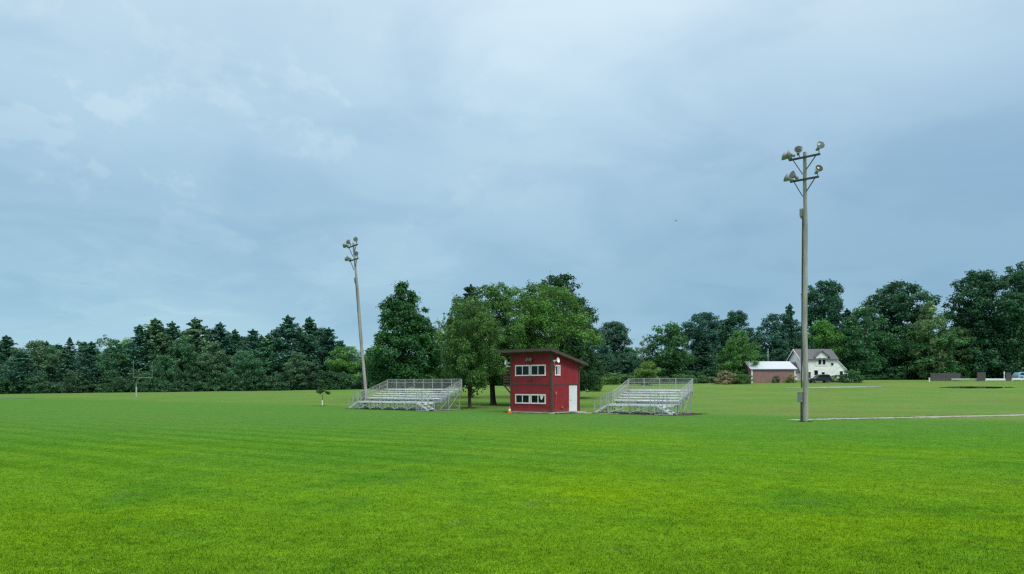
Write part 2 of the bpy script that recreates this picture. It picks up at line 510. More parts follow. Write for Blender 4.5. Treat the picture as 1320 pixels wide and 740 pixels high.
def make_broadleaf(seed, H, W, base=.18, nclump=80, per=110, leaf=.3, shape='round', rc=.12, trunk_r=None, gaps=.0, nlimb=14, limb_to=.75, lobes=1.0):
    rng = np.random.default_rng(seed)
    def env(t):
        if shape == 'round': return np.sin(np.pi * np.clip(.10 + .84 * t, 0, 1)) ** .62
        if shape == 'cone': return np.clip((1 - t) ** .62 * 1.22 * np.clip(t / .40 + .50, 0, 1), 0, 1.04)
        if shape == 'oval': return np.sin(np.pi * np.clip(.14 + .80 * t, 0, 1)) ** .8
        if shape == 'spread': return np.clip(np.sin(np.pi * np.clip(.22 + .74 * t, 0, 1)) ** .5, 0, 1)
        if shape == 'tall': return np.clip(np.sin(np.pi * np.clip(.2 + .74 * t, 0, 1)) ** .55 * (.85 + .25 * np.sin(9 * t + seed)), 0, 1.1)
        return 1.0
    cs = []; rs = []
    ph = rng.random(4) * 6.28
    k = 0
    while len(cs) < nclump and k < nclump * 40:
        k += 1
        t = rng.random()
        e = env(t)
        if rng.random() > e + .15: continue
        an = rng.random() * 6.283
        lob = 1 + lobes * (.17 * math.sin(3 * an + ph[0] + 5 * t) + .14 * math.sin(5 * an + ph[1] - 9 * t) + .08 * math.sin(14 * t + ph[2]))
        rad = e * W / 2 * lob * (rng.random() ** .38) * .93
        z = H * (base + (1 - base) * t * .97)
        p = np.array([rad * math.cos(an), rad * math.sin(an), z])
        r = W * rc * (.65 + .6 * rng.random()) * (1.0 - .35 * t)
        if gaps and any(np.linalg.norm(p - q) < (r + s) * gaps for q, s in zip(cs, rs)): continue
        cs.append(p); rs.append(r)
    # a few in the leader so that the top is never bald
    for j in range(4):
        cs.append(np.array([rng.normal() * W * .03, rng.normal() * W * .03, H * (.965 - .05 * j)])); rs.append(W * rc * (.42 + .1 * j))
    cs = np.array(cs); rs = np.array(rs)
    C, NN, S, T = clump_leaves(cs, rs, per, leaf, rng)
    # loose sprays that break the outline
    m = int(len(C) * .06)
    idx = rng.integers(0, len(C), m)
    C2 = C[idx] + unit(rng, m) * leaf * 1.6
    C = np.vstack([C, C2]); NN = np.vstack([NN, unit(rng, m)]); S = np.concatenate([S, S[idx] * .8]); T = np.concatenate([T, T[idx]])
    crown = crown_mesh('crown', C, NN, S, T, rng, M['leaf'])
    tr = trunk_r or H * .018
    mb = MB()
    bend = rng.normal(size=2) * H * .012
    def axis(z): return Vector((bend[0] * math.sin(z / H * 5), bend[1] * math.sin(z / H * 4), z))
    zs = [0, H * .02, H * .08, H * .2, H * .4, H * .6, H * .8]
    mb.tube([axis(z) for z in zs], [tr * 1.55, tr * 1.15, tr, tr * .9, tr * .62, tr * .36, tr * .12], 9)
    order = rng.permutation(len(cs))[:nlimb]
    for j in order:
        p = Vector(cs[j])
        z0 = max(H * base * .75, min(p.z * .62, H * .65))
        a = axis(z0)
        mid = a.lerp(p, .5) + Vector((0, 0, -.03 * H))
        r0 = tr * .45 * (1 - z0 / H)
        mb.tube([a, mid, a.lerp(p, .97)], [r0, r0 * .6, r0 * .2], 6)
    tm = mb.build('trunk', M['bark'], smooth=True)
    me = tm.data; bpy.data.objects.remove(tm)
    return crown, me, H, W, (C, NN, S, T)

def make_conifer(seed, H, W, base=.06, levels=26, leaf=.28, kind='spruce', per=26):
    rng = np.random.default_rng(seed)
    C = []; NN = []; S = []; T = []
    mb = MB()
    tr = H * .014
    mb.tube([(0, 0, 0), (0, 0, H * .05), (0, 0, H * .5), (0, 0, H * .96)], [tr * 1.5, tr, tr * .6, tr * .1], 8)
    for i in range(levels):
        t = (i + rng.random() * .6) / levels
        z = H * (base + (1 - base) * t)
        if kind == 'spruce': L = W / 2 * (1 - t) ** .85
        elif kind == 'pine': L = W / 2 * min(1, (1 - t) ** .78 * (.74 + .42 * math.sin(6 * t + seed) ** 2) * 1.32)
        else: L = W / 2 * min(1, (1 - t) ** .80 * 1.28)
        L = max(L, W * .03)
        nb = 5 if kind == 'spruce' else 5
        a0 = rng.random() * 6.28
        for b in range(nb):
            an = a0 + 6.283 * b / nb + rng.normal() * .35
            l = L * (.62 + .55 * rng.random())
            rise = (.35 * t - .12 if kind == 'spruce' else .45) * l + rng.normal() * .04 * l
            tip = Vector((l * math.cos(an), l * math.sin(an), z + rise))
            zj = rng.normal() * H / levels * (.45 if kind == 'spruce' else 1.1)
            root = Vector((0, 0, min(z + zj, H * .93))); tip.z = min(tip.z + zj, H * .975 - .35 * l)
            if l > W * .16 and b % 2 == 0:
                mb.tube([root, root.lerp(tip, .9)], [tr * .28, tr * .07], 5)
            tone = np.clip(.5 + rng.normal() * .17, .1, .9)
            if kind == 'spruce':
                n = int(per * (.35 + l / (W / 2)) * 1.1)
                s = rng.random(n) ** .7
                q = np.array(root)[None] + np.outer(s, np.array(tip - root))
                wid = .32 * l * (1 - s * .55) + .05
                side = np.array([-math.sin(an), math.cos(an), 0])
                q = q + np.outer(rng.normal(size=n) * wid * .55, side)
                q[:, 2] -= np.abs(rng.normal(size=n)) * .22 * (.3 + l * .18) + .10 * l * s * s
                nm = np.tile(np.array([.35 * math.cos(an), .35 * math.sin(an), .8]), (n, 1)) + rng.normal(size=(n, 3)) * .5
                C.append(q); NN.append(nm); S.append(leaf * (.7 + .6 * rng.random(n))); T.append(np.clip(tone + rng.normal(size=n) * .15, 0, 1))
            else:
                for f, rr in ((.95, .21), (.60, .25), (.25, .24)):
                    p = np.array(root.lerp(tip, f))
                    r = rr * (l + .12 * W * (1 - t)) * (.7 + .5 * rng.random()) + .012 * W
                    n = int(per * .9)
                    d = unit(rng, n)
                    q = p + d * (r * (.3 + .7 * rng.random(n) ** .5)).reshape(-1, 1) * np.array([1, 1, .75])
                    C.append(q); NN.append(d * .6 + np.array([0, 0, .55]) + rng.normal(size=(n, 3)) * .5)
                    S.append(leaf * (.65 + .6 * rng.random(n))); T.append(np.clip(tone + rng.normal(size=n) * .15, 0, 1))
    # the leader, and a few side leaders at other heights
    for (fx, fz, fl) in [(0, .90, .10)] + [(rng.normal() * .07, .70 + .16 * rng.random(), .11) for _ in range(0 if kind == 'spruce' else 3)]:
        n = int(per * 4.5); f = rng.random(n); an = rng.random(n) * 6.283
        rr_ = W * (.010 + .055 * (1 - f)) * (.4 + .6 * rng.random(n))
        C.append(np.stack([fx * W + rr_ * np.cos(an), .6 * fx * W + rr_ * np.sin(an), H * (fz + fl * f)], 1))
        NN.append(np.stack([np.cos(an), np.sin(an), .6 + 0 * an], 1) + rng.normal(size=(n, 3)) * .4); S.append(leaf * (.6 + .5 * rng.random(n))); T.append(np.clip(.5 + rng.normal(size=n) * .15, 0, 1))
    C = np.vstack(C); NN = np.vstack(NN); S = np.concatenate(S); T = np.concatenate(T)
    crown = crown_mesh('crown', C, NN, S, T, rng, M['needle'])
    tm = mb.build('trunk', M['bark'], smooth=True)
    me = tm.data; bpy.data.objects.remove(tm)
    return crown, me, H, W, (C, NN, S, T)

TPL = {}
def template(key):
    if key in TPL: return TPL[key]
    k, s = key[:-1], int(key[-1])
    if k == 'round': r = make_broadleaf(10 + s, 12, 9, .06, 120, 80, .40, 'round', .135)
    elif k == 'oval': r = make_broadleaf(20 + s, 13, 7.5, .05, 120, 75, .38, 'oval', .135)
    elif k == 'tall': r = make_broadleaf(30 + s, 20, 12, .05, 280, 110, .42, 'tall', .112, gaps=.16, nlimb=24)
    elif k == 'airy': r = make_broadleaf(40 + s, 13, 8, .2, 46, 50, .34, 'oval', .10, gaps=.55, nlimb=30)
    elif k == 'spruce': r = make_conifer(50 + s, 14, 7, .03, 44, .36, 'spruce', 22)
    elif k == 'pine': r = make_conifer(60 + s, 15, 6.0, .04, 34, .38, 'pine', 17)
    elif k == 'fir': r = make_conifer(70 + s, 15, 6.5, .03, 34, .38, 'fir', 17)
    elif k == 'shrub': r = make_broadleaf(80 + s, 3, 4, .02, 34, 60, .26, 'spread', .17, trunk_r=.05, nlimb=8)
    TPL[key] = r
    return r

def plant(name, key, px, top, wpx, Y, colour, label, cat='tree', group=None, base=None, rot=None, tplargs=None):
    """a tree standing at depth Y under picture column PX, as tall and wide as the photograph shows it"""
    crown, trunk, H, W, _ = tplargs or template(key)
    if key and key[:-1] in ('pine', 'fir'): wpx *= 1.28
    x = spot(px, Y); z = gz(x, Y)
    h = height_at(top, Y) - z
    w = wpx * Y / F
    e = thing(name, label, cat, (x, Y, z - .03), 0, group)
    for nm, me in (('trunk', trunk), ('crown', crown)):
        o = bpy.data.objects.new(nm, me); col.objects.link(o); o.parent = e
        o.scale = (w / W, w / W, h / H)
        o.rotation_euler = (0, 0, rot if rot is not None else (px * 1.7) % 6.28)
        g_ = 1.62 if Y > 110 else 1.0     # far crowns lightened in their colour, in place of haze
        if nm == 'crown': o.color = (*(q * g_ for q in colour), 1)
    return e

# ------------------------------------------------------------------ camera, sun, sky
cam = bpy.data.cameras.new('camera')
cam.sensor_width = 36.0
cam.lens = 36.0 * F / 1320.0
cam.shift_y = (HOR - 370.0) / 1320.0
cam.clip_start = .1; cam.clip_end = 3000
co = bpy.data.objects.new('camera', cam); col.objects.link(co)
co.location = (0, 0, CAM_H); co.rotation_euler = (R(90), 0, 0)
scene.camera = co

SUN_EL, SUN_AZ = 52.0, 145.0      # behind the camera to the right, veiled by cloud (azimuth clockwise from +Y)
sd = bpy.data.lights.new('sun', 'SUN')
sd.energy = 1.5; sd.angle = R(12); sd.color = (1.0, .96, .90)
so = bpy.data.objects.new('sun', sd); col.objects.link(so)
az = R(SUN_AZ); el = R(SUN_EL)
sdir = Vector((math.sin(az) * math.cos(el), math.cos(az) * math.cos(el), math.sin(el)))
so.rotation_euler = (-sdir).to_track_quat('-Z', 'Y').to_euler()

w = bpy.data.worlds.new('World'); scene.world = w; w.use_nodes = True
nt = w.node_tree
for n in list(nt.nodes): nt.nodes.remove(n)
wo = N(nt, 'ShaderNodeOutputWorld')
sky = N(nt, 'ShaderNodeTexSky', sky_type='NISHITA')
sky.sun_disc = False; sky.sun_elevation = el; sky.sun_rotation = az
bg1 = N(nt, 'ShaderNodeBackground'); bg1.inputs[1].default_value = .09
nt.links.new(sky.outputs[0], bg1.inputs[0])
tc = N(nt, 'ShaderNodeTexCoord')
D = tc.outputs['Generated']
sep = N(nt, 'ShaderNodeSeparateXYZ'); nt.links.new(D, sep.inputs[0])
dx, dy, dz = sep.outputs
up = mth(nt, 'MAXIMUM', dz, 0.0)
# cloud deck seen in perspective: directions projected on a layer overhead
den = mth(nt, 'ADD', up, .22)
cv = N(nt, 'ShaderNodeCombineXYZ')
nt.links.new(mth(nt, 'DIVIDE', dx, den), cv.inputs[0]); nt.links.new(mth(nt, 'DIVIDE', dy, den), cv.inputs[1])
V = cv.outputs[0]
bigc = noise(nt, V, .75, 4, .5, .3)
midc = noise(nt, V, 2.1, 6, .55, .5)
mp = N(nt, 'ShaderNodeMapping'); mp.inputs['Scale'].default_value = (1, 1, 1.5)
mp.inputs['Location'].default_value = (3.1, 1.7, .66)
nt.links.new(D, mp.inputs[0])
puff = noise(nt, mp.outputs[0], 6.0, 8, .60, .3)
puff2 = noise(nt, mp.outputs[0], 2.2, 3, .5)
# overcast luminance by height (CIE overcast: zenith about three times the horizon)
elev = ramp(nt, [(0.0, (.304, .508, .635)), (.10, (.280, .466, .598)), (.20, (.302, .480, .618)), (.32, (.362, .537, .676)),
                 (.46, (.488, .636, .755)), (.60, (.85, .95, 1.01)), (1.0, (1.62, 1.67, 1.70))])
nt.links.new(up, elev.inputs[0])
c = elev.outputs[0]
# broad darker and lighter bands, towards the left a pale greenish break
c = mixc(nt, mth(nt, 'MULTIPLY', maprange(nt, bigc, .40, .62), .75), c, mixc(nt, 1.0, c, (1.20, 1.13, 1.08), 'MULTIPLY'))
c = mixc(nt, mth(nt, 'MULTIPLY', maprange(nt, midc, .56, .34), .70), c, mixc(nt, 1.0, c, (.83, .89, .94), 'MULTIPLY'))
# heaped clouds: their tops catch light, their feet dissolve into the deck
mp2 = N(nt, 'ShaderNodeMapping'); mp2.inputs['Scale'].default_value = (1, 1, 1.5)
mp2.inputs['Location'].default_value = (3.1, 1.7, .66 + .045)
nt.links.new(D, mp2.inputs[0])
puffb = noise(nt, mp2.outputs[0], 6.0, 8, .60, .3)
toplit = maprange(nt, mth(nt, 'SUBTRACT', puff, puffb), -.02, .10)
heap = mth(nt, 'MULTIPLY', maprange(nt, puff, .49, .555), toplit)
zone = mth(nt, 'MULTIPLY', maprange(nt, up, .10, .24), maprange(nt, up, .46, .34))
zone = mth(nt, 'MULTIPLY', zone, maprange(nt, dx, .15, -.30, .15, 1.0))
c = mixc(nt, mth(nt, 'MULTIPLY', mth(nt, 'MULTIPLY', heap, zone), .60), c, mixc(nt, 1.0, c, (1.26, 1.15, 1.08), 'MULTIPLY'))
wisp = noise(nt, V, 4.5, 7, .6, 1.2)
lowz = mth(nt, 'MULTIPLY', maprange(nt, up, .02, .08), maprange(nt, up, .22, .12))
c = mixc(nt, mth(nt, 'MULTIPLY', mth(nt, 'MULTIPLY', maprange(nt, wisp, .46, .72), mth(nt, 'MULTIPLY', lowz, maprange(nt, dx, .05, -.30))), .60), c, mixc(nt, 1.0, c, (1.18, 1.13, 1.08), 'MULTIPLY'))
# the deck is thinnest high above the middle of the field
thin = mth(nt, 'MULTIPLY', maprange(nt, mth(nt, 'ABSOLUTE', mth(nt, 'SUBTRACT', dx, .06)), .34, .02), maprange(nt, up, .26, .46))
c = mixc(nt, mth(nt, 'MULTIPLY', thin, mth(nt, 'ADD', .22, mth(nt, 'MULTIPLY', bigc, .7))), c, mixc(nt, 1.0, c, (1.24, 1.18, 1.14), 'MULTIPLY'))
leftpale = mth(nt, 'MULTIPLY', maprange(nt, dx, -.15, -.50), maprange(nt, up, .22, .03))
c = mixc(nt, mth(nt, 'MULTIPLY', leftpale, .6), c, mixc(nt, 1.0, c, (1.14, 1.13, 1.08), 'MULTIPLY'))
rightdark = maprange(nt, dx, -.05, .5, 0.0, .75)
lowband = maprange(nt, up, .5, .2)
c = mixc(nt, mth(nt, 'MULTIPLY', rightdark, lowband), c, mixc(nt, 1.0, c, (.80, .84, .90), 'MULTIPLY'))
bg2 = N(nt, 'ShaderNodeBackground'); nt.links.new(c, bg2.inputs[0]); bg2.inputs[1].default_value = 1.0
cover = mth(nt, 'ADD', .93, mth(nt, 'MULTIPLY', maprange(nt, midc, .4, .7), .05))
mx = N(nt, 'ShaderNodeMixShader')
nt.links.new(cover, mx.inputs[0]); nt.links.new(bg1.outputs[0], mx.inputs[1]); nt.links.new(bg2.outputs[0], mx.inputs[2])
nt.links.new(mx.outputs[0], wo.inputs[0])

vs = scene.view_settings
scene.display_settings.display_device = 'sRGB'
vs.view_transform = 'Standard'; vs.look = 'None'; vs.exposure = 0.22; vs.gamma = 1.0; vs.use_curve_mapping = False

# ------------------------------------------------------------------ ground
ys = np.concatenate([np.arange(-60, 70, 5), np.arange(70, 200, 2.5), np.arange(200, 441, 12)])
xs = np.concatenate([np.arange(-400, -160, 15), np.arange(-160, 160, 4), np.arange(160, 401, 15)])
GX, GY = np.meshgrid(xs, ys)
GZ = ground_z(GX, GY)
vv = np.stack([GX, GY, GZ], -1).reshape(-1, 3)
nx = len(xs); ny = len(ys)
i0 = (np.arange(ny - 1)[:, None] * nx + np.arange(nx - 1)[None]).ravel()
loops = np.stack([i0, i0 + 1, i0 + nx + 1, i0 + nx], 1).ravel()
gme = raw_mesh('ground', vv, 4, loops, M['ground'], smooth=True)
go = bpy.data.objects.new('ground', gme); col.objects.link(go); tag(go, kind='structure')

def draped(name, mat, left, right, off=.012, steps=90, cross=6, kind='structure'):
    """sheet laid on the ground between two edge lines"""
    def res(line):
        line = np.array(line, float); d = np.r_[0, np.cumsum(np.hypot(*np.diff(line, axis=0).T))]
        t = np.linspace(0, d[-1], steps + 1)
        return np.stack([np.interp(t, d, line[:, 0]), np.interp(t, d, line[:, 1])], 1)
    L = res(left); Rr = res(right)
    rng = np.random.default_rng(len(name))
    vs_ = []
    for i in range(steps + 1):
        wob = rng.normal(size=2) * .16
        for j in range(cross + 1):
            f = j / cross
            x, y = L[i] * (1 - f) + Rr[i] * f
            if j in (0, cross): x += wob[0]; y += wob[1]
            vs_.append((x, y, gz(x, y) + off))
    lp = []
    for i in range(steps):
        for j in range(cross):
            a = i * (cross + 1) + j
            lp += [a, a + 1, a + cross + 2, a + cross + 1]
    me = raw_mesh(name, np.array(vs_), 4, np.array(lp), mat)
    o = bpy.data.objects.new(name, me); col.objects.link(o); tag(o, kind=kind)
    return o

draped('path', M['gravel'], [(18.9, 48.6), (28, 52.0), (41, 57.0), (62, 64.6), (90, 74.6)], [(18.3, 50.0), (27.4, 53.6), (40.4, 58.8), (61.4, 66.6), (89.4, 76.6)], .008)
draped('road', worn('pale_gravel', (.24, .255, .26), .8, 0, .2, .5, dirt=(.09, .15, .05), dirt_amt=.6, dirt_scale=.25), [(48.5, 132), (56, 131), (63, 131.5), (67, 133)], [(48.5, 132.6), (56, 134.5), (63, 134.6), (67, 133.6)], .04)
draped('puddle', M['puddle'], [(74.5, 128.5), (78, 126.6), (83, 126.6), (88, 129)], [(74.5, 129), (78, 131.5), (83, 131.8), (88, 129.6)], .035)
draped('side_road', M['asphalt'], [(-130, 101), (-85, 106), (-72, 111)], [(-130, 108), (-85, 110.5), (-72, 112)], .03)

# ------------------------------------------------------------------ grass blades near the camera
def field_grass(n=900000):
    rng = np.random.default_rng(5)
    inv = rng.random(n) * (1 / 6.2 - 1 / 62) + 1 / 62
    Y = 1 / inv
    keep = rng.random(n) < np.clip((62 - Y) / 30, 0, 1)
    Y = Y[keep]; n = len(Y)
    X = (rng.random(n) * 2 - 1) * (Y * .76 + 3.5)
    # tufts: pull blades towards lumpy spots
    tx = np.floor(X * 3.0) + .5; ty = np.floor(Y * 3.0) + .5
    h = np.sin(tx * 12.9898 + ty * 78.233) * 43758.5453; h = h - np.floor(h)
    # keep off the gravel path
    off = (X > 16.5) & (Y > 47.6 + (X - 17) * .37) & (Y < 51.4 + (X - 17) * .37)
    X = X[~off]; Y = Y[~off]; h = h[~off]; n = len(X)
    Z = ground_z(X, Y)
    ht = (.013 + .020 * rng.random(n)) * (.8 + .45 * h)
    wd = .0021 + .00013 * Y
    ex = []
    def ring(x, y, r0, r1, k, hh):
        a = rng.random(k) * 6.283; r = r0 + (r1 - r0) * rng.random(k) ** 2
        ex.append(np.stack([x + r * np.cos(a), y + r * np.sin(a), hh * (.4 + .8 * rng.random(k))], 1))
    def edge(p, q, k, hh, sp=.10):
        t = rng.random(k)[:, None]; b = np.array(p)[None] * (1 - t) + np.array(q)[None] * t + rng.normal(size=(k, 2)) * sp
        lump = .35 + .65 * np.abs(np.sin(t[:, 0] * 37) * np.sin(t[:, 0] * 11 + 1))
        ex.append(np.column_stack([b, hh * lump * (.4 + .8 * rng.random(k))]))
    for ax, ay, az_, bx_, by_, k, hh in TUFTS:
        if az_ is not None: ring(ax, ay, az_, bx_, k, hh)
        else: edge((ax, ay), (bx_, by_), k, hh)
    E = np.vstack(ex)
    X = np.r_[X, E[:, 0]]; Y = np.r_[Y, E[:, 1]]; Z = ground_z(X, Y); ht = np.r_[ht, E[:, 2]]; wd = np.r_[wd, np.full(len(E), .012)]
    h = np.r_[h, rng.random(len(E)) * .6]; n = len(X)
    an = rng.random(n) * 6.283
    lean = rng.normal(size=(n, 2)) * .8 * ht[:, None]
    v = np.empty((n, 3, 3))
    v[:, 0] = np.stack([X - wd * np.cos(an), Y - wd * np.sin(an), Z - .004], 1)
    v[:, 1] = np.stack([X + wd * np.cos(an), Y + wd * np.sin(an), Z - .004], 1)
    v[:, 2] = np.stack([X + lean[:, 0], Y + lean[:, 1], Z + ht], 1)
    tint = np.clip(.42 + .30 * (h - .5) + rng.normal(size=n) * .2, 0, 1)
    me = raw_mesh('grass', v.reshape(-1, 3), 3, np.arange(3 * n), M['blade'], np.repeat(tint, 3))
    # blades of a lawn share the light of the lawn: shade them with mostly upright normals
    nn = np.zeros((n, 3)); nn[:, 2] = 1
    nn += rng.normal(size=(n, 3)) * np.array([.35, .35, .05])
    nn /= np.linalg.norm(nn, axis=1, keepdims=True)
    me.polygons.foreach_set('use_smooth', np.ones(n, bool))
    me.normals_split_custom_set_from_vertices(np.repeat(nn, 3, axis=0).astype(np.float32).tolist())
    o = bpy.data.objects.new('grass', me); col.objects.link(o)
    tag(o, 'short mown green grass blades covering the near field', 'grass', kind='stuff')
def _b(x, y, rz, u, v):
    c, s_ = math.cos(rz), math.sin(rz); return (x + c * u - s_ * v, y + s_ * u + c * v)
TUFTS = [(spot(1038, 46.9), 46.9, .15, .45, 260, .09), (spot(473, 73.3), 73.3, .14, .4, 200, .12), (spot(604, 73.5), 73.5, .2, .9, 900, .14), (spot(415.5, 80.5), 80.5, .06, .3, 120, .10)]
TUFTS = [(x, y, r0, r1, 0, k, hh) for x, y, r0, r1, k, hh in TUFTS]
for (x, y, rz, W_) in ((spot(783, 60.6), 60.6, R(-33), 5.7), (spot(461, 71.6), 71.6, R(-33), 9.4)):
    for (u0, v0, u1, v1) in ((-1.3, -.3, W_, -.2), (0, 1.2, W_, 1.3), (0, 4.2, W_, 4.3)):
        p = _b(x, y, rz, u0, v0); q = _b(x, y, rz, u1, v1); TUFTS.append((p[0], p[1], None, q[0], q[1], 1500, .13))
for line in ([(18.9, 48.6), (28, 52.0), (41, 57.0), (62, 64.6)], [(18.3, 50.0), (27.4, 53.6), (40.4, 58.8), (61.4, 66.6)]):
    for p, q in zip(line[:-1], line[1:]): TUFTS.append((p[0], p[1], None, q[0], q[1], 1400, .075))
x, y = spot(711, 60.2), 60.2
for (u0, v0, u1, v1) in ((-4.5, -.55, .2, -.55), (.6, -.3, .6, 2.2), (-4.6, -.4, -4.7, 3.9)):
    p = _b(x, y, R(-40), u0, v0); q = _b(x, y, R(-40), u1, v1); TUFTS.append((p[0], p[1], None, q[0], q[1], 900, .12))
field_grass()

TH = R(-38)     # the booth, its bleachers and the light poles stand along one sideline: right end nearer

# ------------------------------------------------------------------ press booth
def press_booth():
    Y0 = 60.2; x0 = spot(711, Y0)          # nearest corner: front right
    e = thing('press_booth', 'red two storey wooden booth with a slanted dark brown roof between the bleachers', 'building', (x0, Y0, 0), R(-40))
    W, Dp = 4.35, 3.95
    HF, HB = 4.98, 4.15                      # wall height front, back
    t = .12
    # local axes: x right along the front (front face y=0, body x from -W to 0), y back
    def wall_prism(y0, y1, h0, h1):
        return h0, h1
    wl = MB()
    wl.prism_x([(0, .12), (Dp, .12), (Dp, HB), (0, HF)], -W, 0)
    wl.build('wall', M['red_siding'], e)
    ft = MB(); ft.box(-W - .05, .05, -.05, Dp + .05, -.05, .12); ft.build('foundation', M['concrete'], e)
    # corner boards and belt course
    cb = MB()
    for (x, y, h) in ((-W, 0, HF - .02), (0, 0, HF - .02), (0, Dp, HB - .02), (-W, Dp, HB - .02)):
        sx = -1 if x < 0 else 1; sy = -1 if y == 0 else 1
        ax0, ax1 = sorted((x - sx * .13, x + sx * .035)); ay0, ay1 = sorted((y - sy * .13, y + sy * .035))
        m_ = MB(); m_.box(ax0, ax1, ay0, ay1, .13, h); m_.build('corner_board', M['brown_trim'], e)
    bb = MB()
    bb.box(-W + .14, -.14, -.022, .01, 2.36, 2.46); bb.box(-.01, .022, .14, Dp - .14, 2.36, 2.46)
    bb.build('belt_board', M['brown_trim'], e)
    # roof: one plane falling to the back, wide eaves
    sl = (HB - HF) / Dp
    def rz(y): return HF + sl * y
    y0, y1 = -.72, Dp + .62; xl, xr = -W - .62, .48
    rf = MB(); rf.prism_x([(y0, rz(y0)), (y1, rz(y1)), (y1, rz(y1) + .17), (y0, rz(y0) + .17)], xl, xr)
    rfo = rf.build('roof', M['roof_felt'], e)
    fa = MB()
    fa.box(xl - .03, xr + .03, y0 - .035, y0 - .003, rz(y0) - .05, rz(y0) + .185)
    for xx in (xl - .034, xr + .004):
        fa.prism_x([(y0, rz(y0) - .05), (y1, rz(y1) - .05), (y1, rz(y1) + .185), (y0, rz(y0) + .185)], xx, xx + .03)
    fa.build('fascia', M['roof_edge'], rfo)
    # windows: pairs of sliders on the front
    def window(cx, z0, z1, width, face='front', cy=None, glassmat='glass', bars=3):
        m_ = MB(); g = MB()
        fr = .10
        def P(a0, a1, d0, d1, b0, b1):
            if face == 'front': return (a0, a1, d0, d1, b0, b1)
            return (-d1, -d0, a0, a1, b0, b1)
        a0, a1 = cx - width / 2, cx + width / 2
        m_.box(*P(a0, a1, -.05, .02, z1 - fr, z1)); m_.box(*P(a0, a1, -.055, .02, z0, z0 + fr))
        n = bars
        for k in range(n):
            a = a0 + fr / 2 + (width - fr) * k / (n - 1)
            ww = fr if k in (0, n - 1) else .065
            m_.box(*P(a - ww / 2, a + ww / 2, -.045, .02, z0 + fr, z1 - fr))
        o = m_.build('window', M['white_vinyl'], e)
        g.box(*P(a0 + .03, a1 - .03, -.014, .015, z0 + .03, z1 - .03))
        g.build('pane', M[glassmat], o)
        return o
    wc = -W / 2 - .03
    for (z0, z1) in ((3.10, 4.02), (.78, 1.58)):
        window(wc - .83, z0, z1, 1.58); window(wc + .83, z0, z1, 1.58)
    # narrow side window with a blind
    wo_ = window(.80, 3.12, 3.98, .72, 'side', bars=3)
    bl = MB(); bl.box(.017, .021, .86, 1.06, 3.20, 3.90); bl.build('blind', M['curtain'], wo_)
    # papers stuck inside the lower window
    pp = MB(); pp.prism([(wc + 1.02, 1.50), (wc + 1.42, 1.50), (wc + 1.22, 1.12), (wc + 1.12, 1.16)], -.022, -.018)
    pp.build('notice', M['white_paint'], e)
    # door
    d = MB(); dy0, dy1 = 2.42, 3.52
    fr = MB()
    fr.box(0, .05, dy0, dy0 + .09, .12, 2.20); fr.box(0, .05, dy1 - .09, dy1, .12, 2.20); fr.box(0, .05, dy0, dy1, 2.20, 2.29)
    df = fr.build('door', M['white_paint'], e)
    d.box(0, .03, dy0 + .09, dy1 - .09, .14, 2.20)
    d.build('door_leaf', worn('pale_door', (.70, .76, .76), .5, 0, .04, 2, dirt=(.5, .5, .46), dirt_amt=.2), df)
    kn = MB(); kn.tube([(.03, dy0 + .20, 1.08), (.09, dy0 + .20, 1.08)], .03, 8); kn.build('handle', M['dark_steel'], df)
    st = MB(); st.box(.06, .95, dy0 - .1, dy1 + .1, 0, .115); st.build('door_step', M['concrete'], e)
    # conduit and meter bits beside the corner, small vents and boxes
    cd = MB(); cd.tube([(.05, .52, .14), (.05, .52, 1.62)], .026, 8); cd.box(.02, .10, .44, .60, 1.55, 1.80); cd.box(.02, .09, 1.30, 1.50, .42, .58)
    cd.build('conduit', worn('faded_red_pipe', (.42, .14, .14), .6, 0, .2, 5), e)
    vt = MB(); vt.lathe([(.10, 0), (.12, .02), (.12, .05), (.05, .08)], 12, Matrix.Translation((wc, -.003, 2.82)) @ Matrix.Rotation(R(90), 4, 'X')); vt.build('vent', M['brown_trim'], e)
    # floodlights under the front eave: twin heads in the middle
    def flood(cx, cy, cz, yaw, name='floodlight', s=1.0, mat='lamp_shell'):
        T = Matrix.Translation((cx, cy, cz)) @ Matrix.Rotation(yaw, 4, 'Z') @ Matrix.Rotation(R(62), 4, 'X') @ Matrix.Scale(s, 4)
        m_ = MB(); m_.lathe([(.05, -.22), (.07, -.16), (.07, -.06), (.15, .10), (.16, .12), (.14, .12), (.03, .0)], 14, T)
        return m_
    a = flood(wc - .12, -.22, 4.42, R(-18), s=.95); a.add(*(lambda q: (q.v, q.f))(flood(wc + .16, -.22, 4.42, R(24), s=.95)))
    a.box(wc - .09, wc + .13, -.07, -.002, 4.44, 4.60); a.bar((wc - .02, -.06, 4.5), (wc - .10, -.2, 4.46), .03); a.bar((wc + .06, -.06, 4.5), (wc + .14, -.2, 4.46), .03)
    a.build('floodlight', M['grey_box'], e, smooth=True)
    def horn(cx, cy, cz, yaw):
        T = Matrix.Translation((cx, cy, cz)) @ Matrix.Rotation(yaw, 4, 'Z') @ Matrix.Rotation(R(80), 4, 'X')
        m_ = MB(); m_.lathe([(.04, -.30), (.07, -.26), (.07, -.16), (.045, -.12), (.07, 0), (.13, .12), (.21, .20), (.22, .21), (.17, .19), (.03, .02)], 16, T)
        return m_
    h1 = horn(.30, .22, 4.34, R(95)); h1.bar((.02, .30, 4.10), (.24, .16, 4.28), .035); h1.bar((.02, .30, 3.95), (.14, .22, 4.18), .03)
    h1.build('loudspeaker', M['white_paint'], e, smooth=True)
    h2 = horn(-W - .28, -.05, 4.26, R(-30)); h2.add(*(lambda q: (q.v, q.f))(horn(-W - .24, .02, 3.94, R(-60)))); h2.bar((-W - .02, .1, 4.1), (-W - .22, -.02, 4.24), .035)
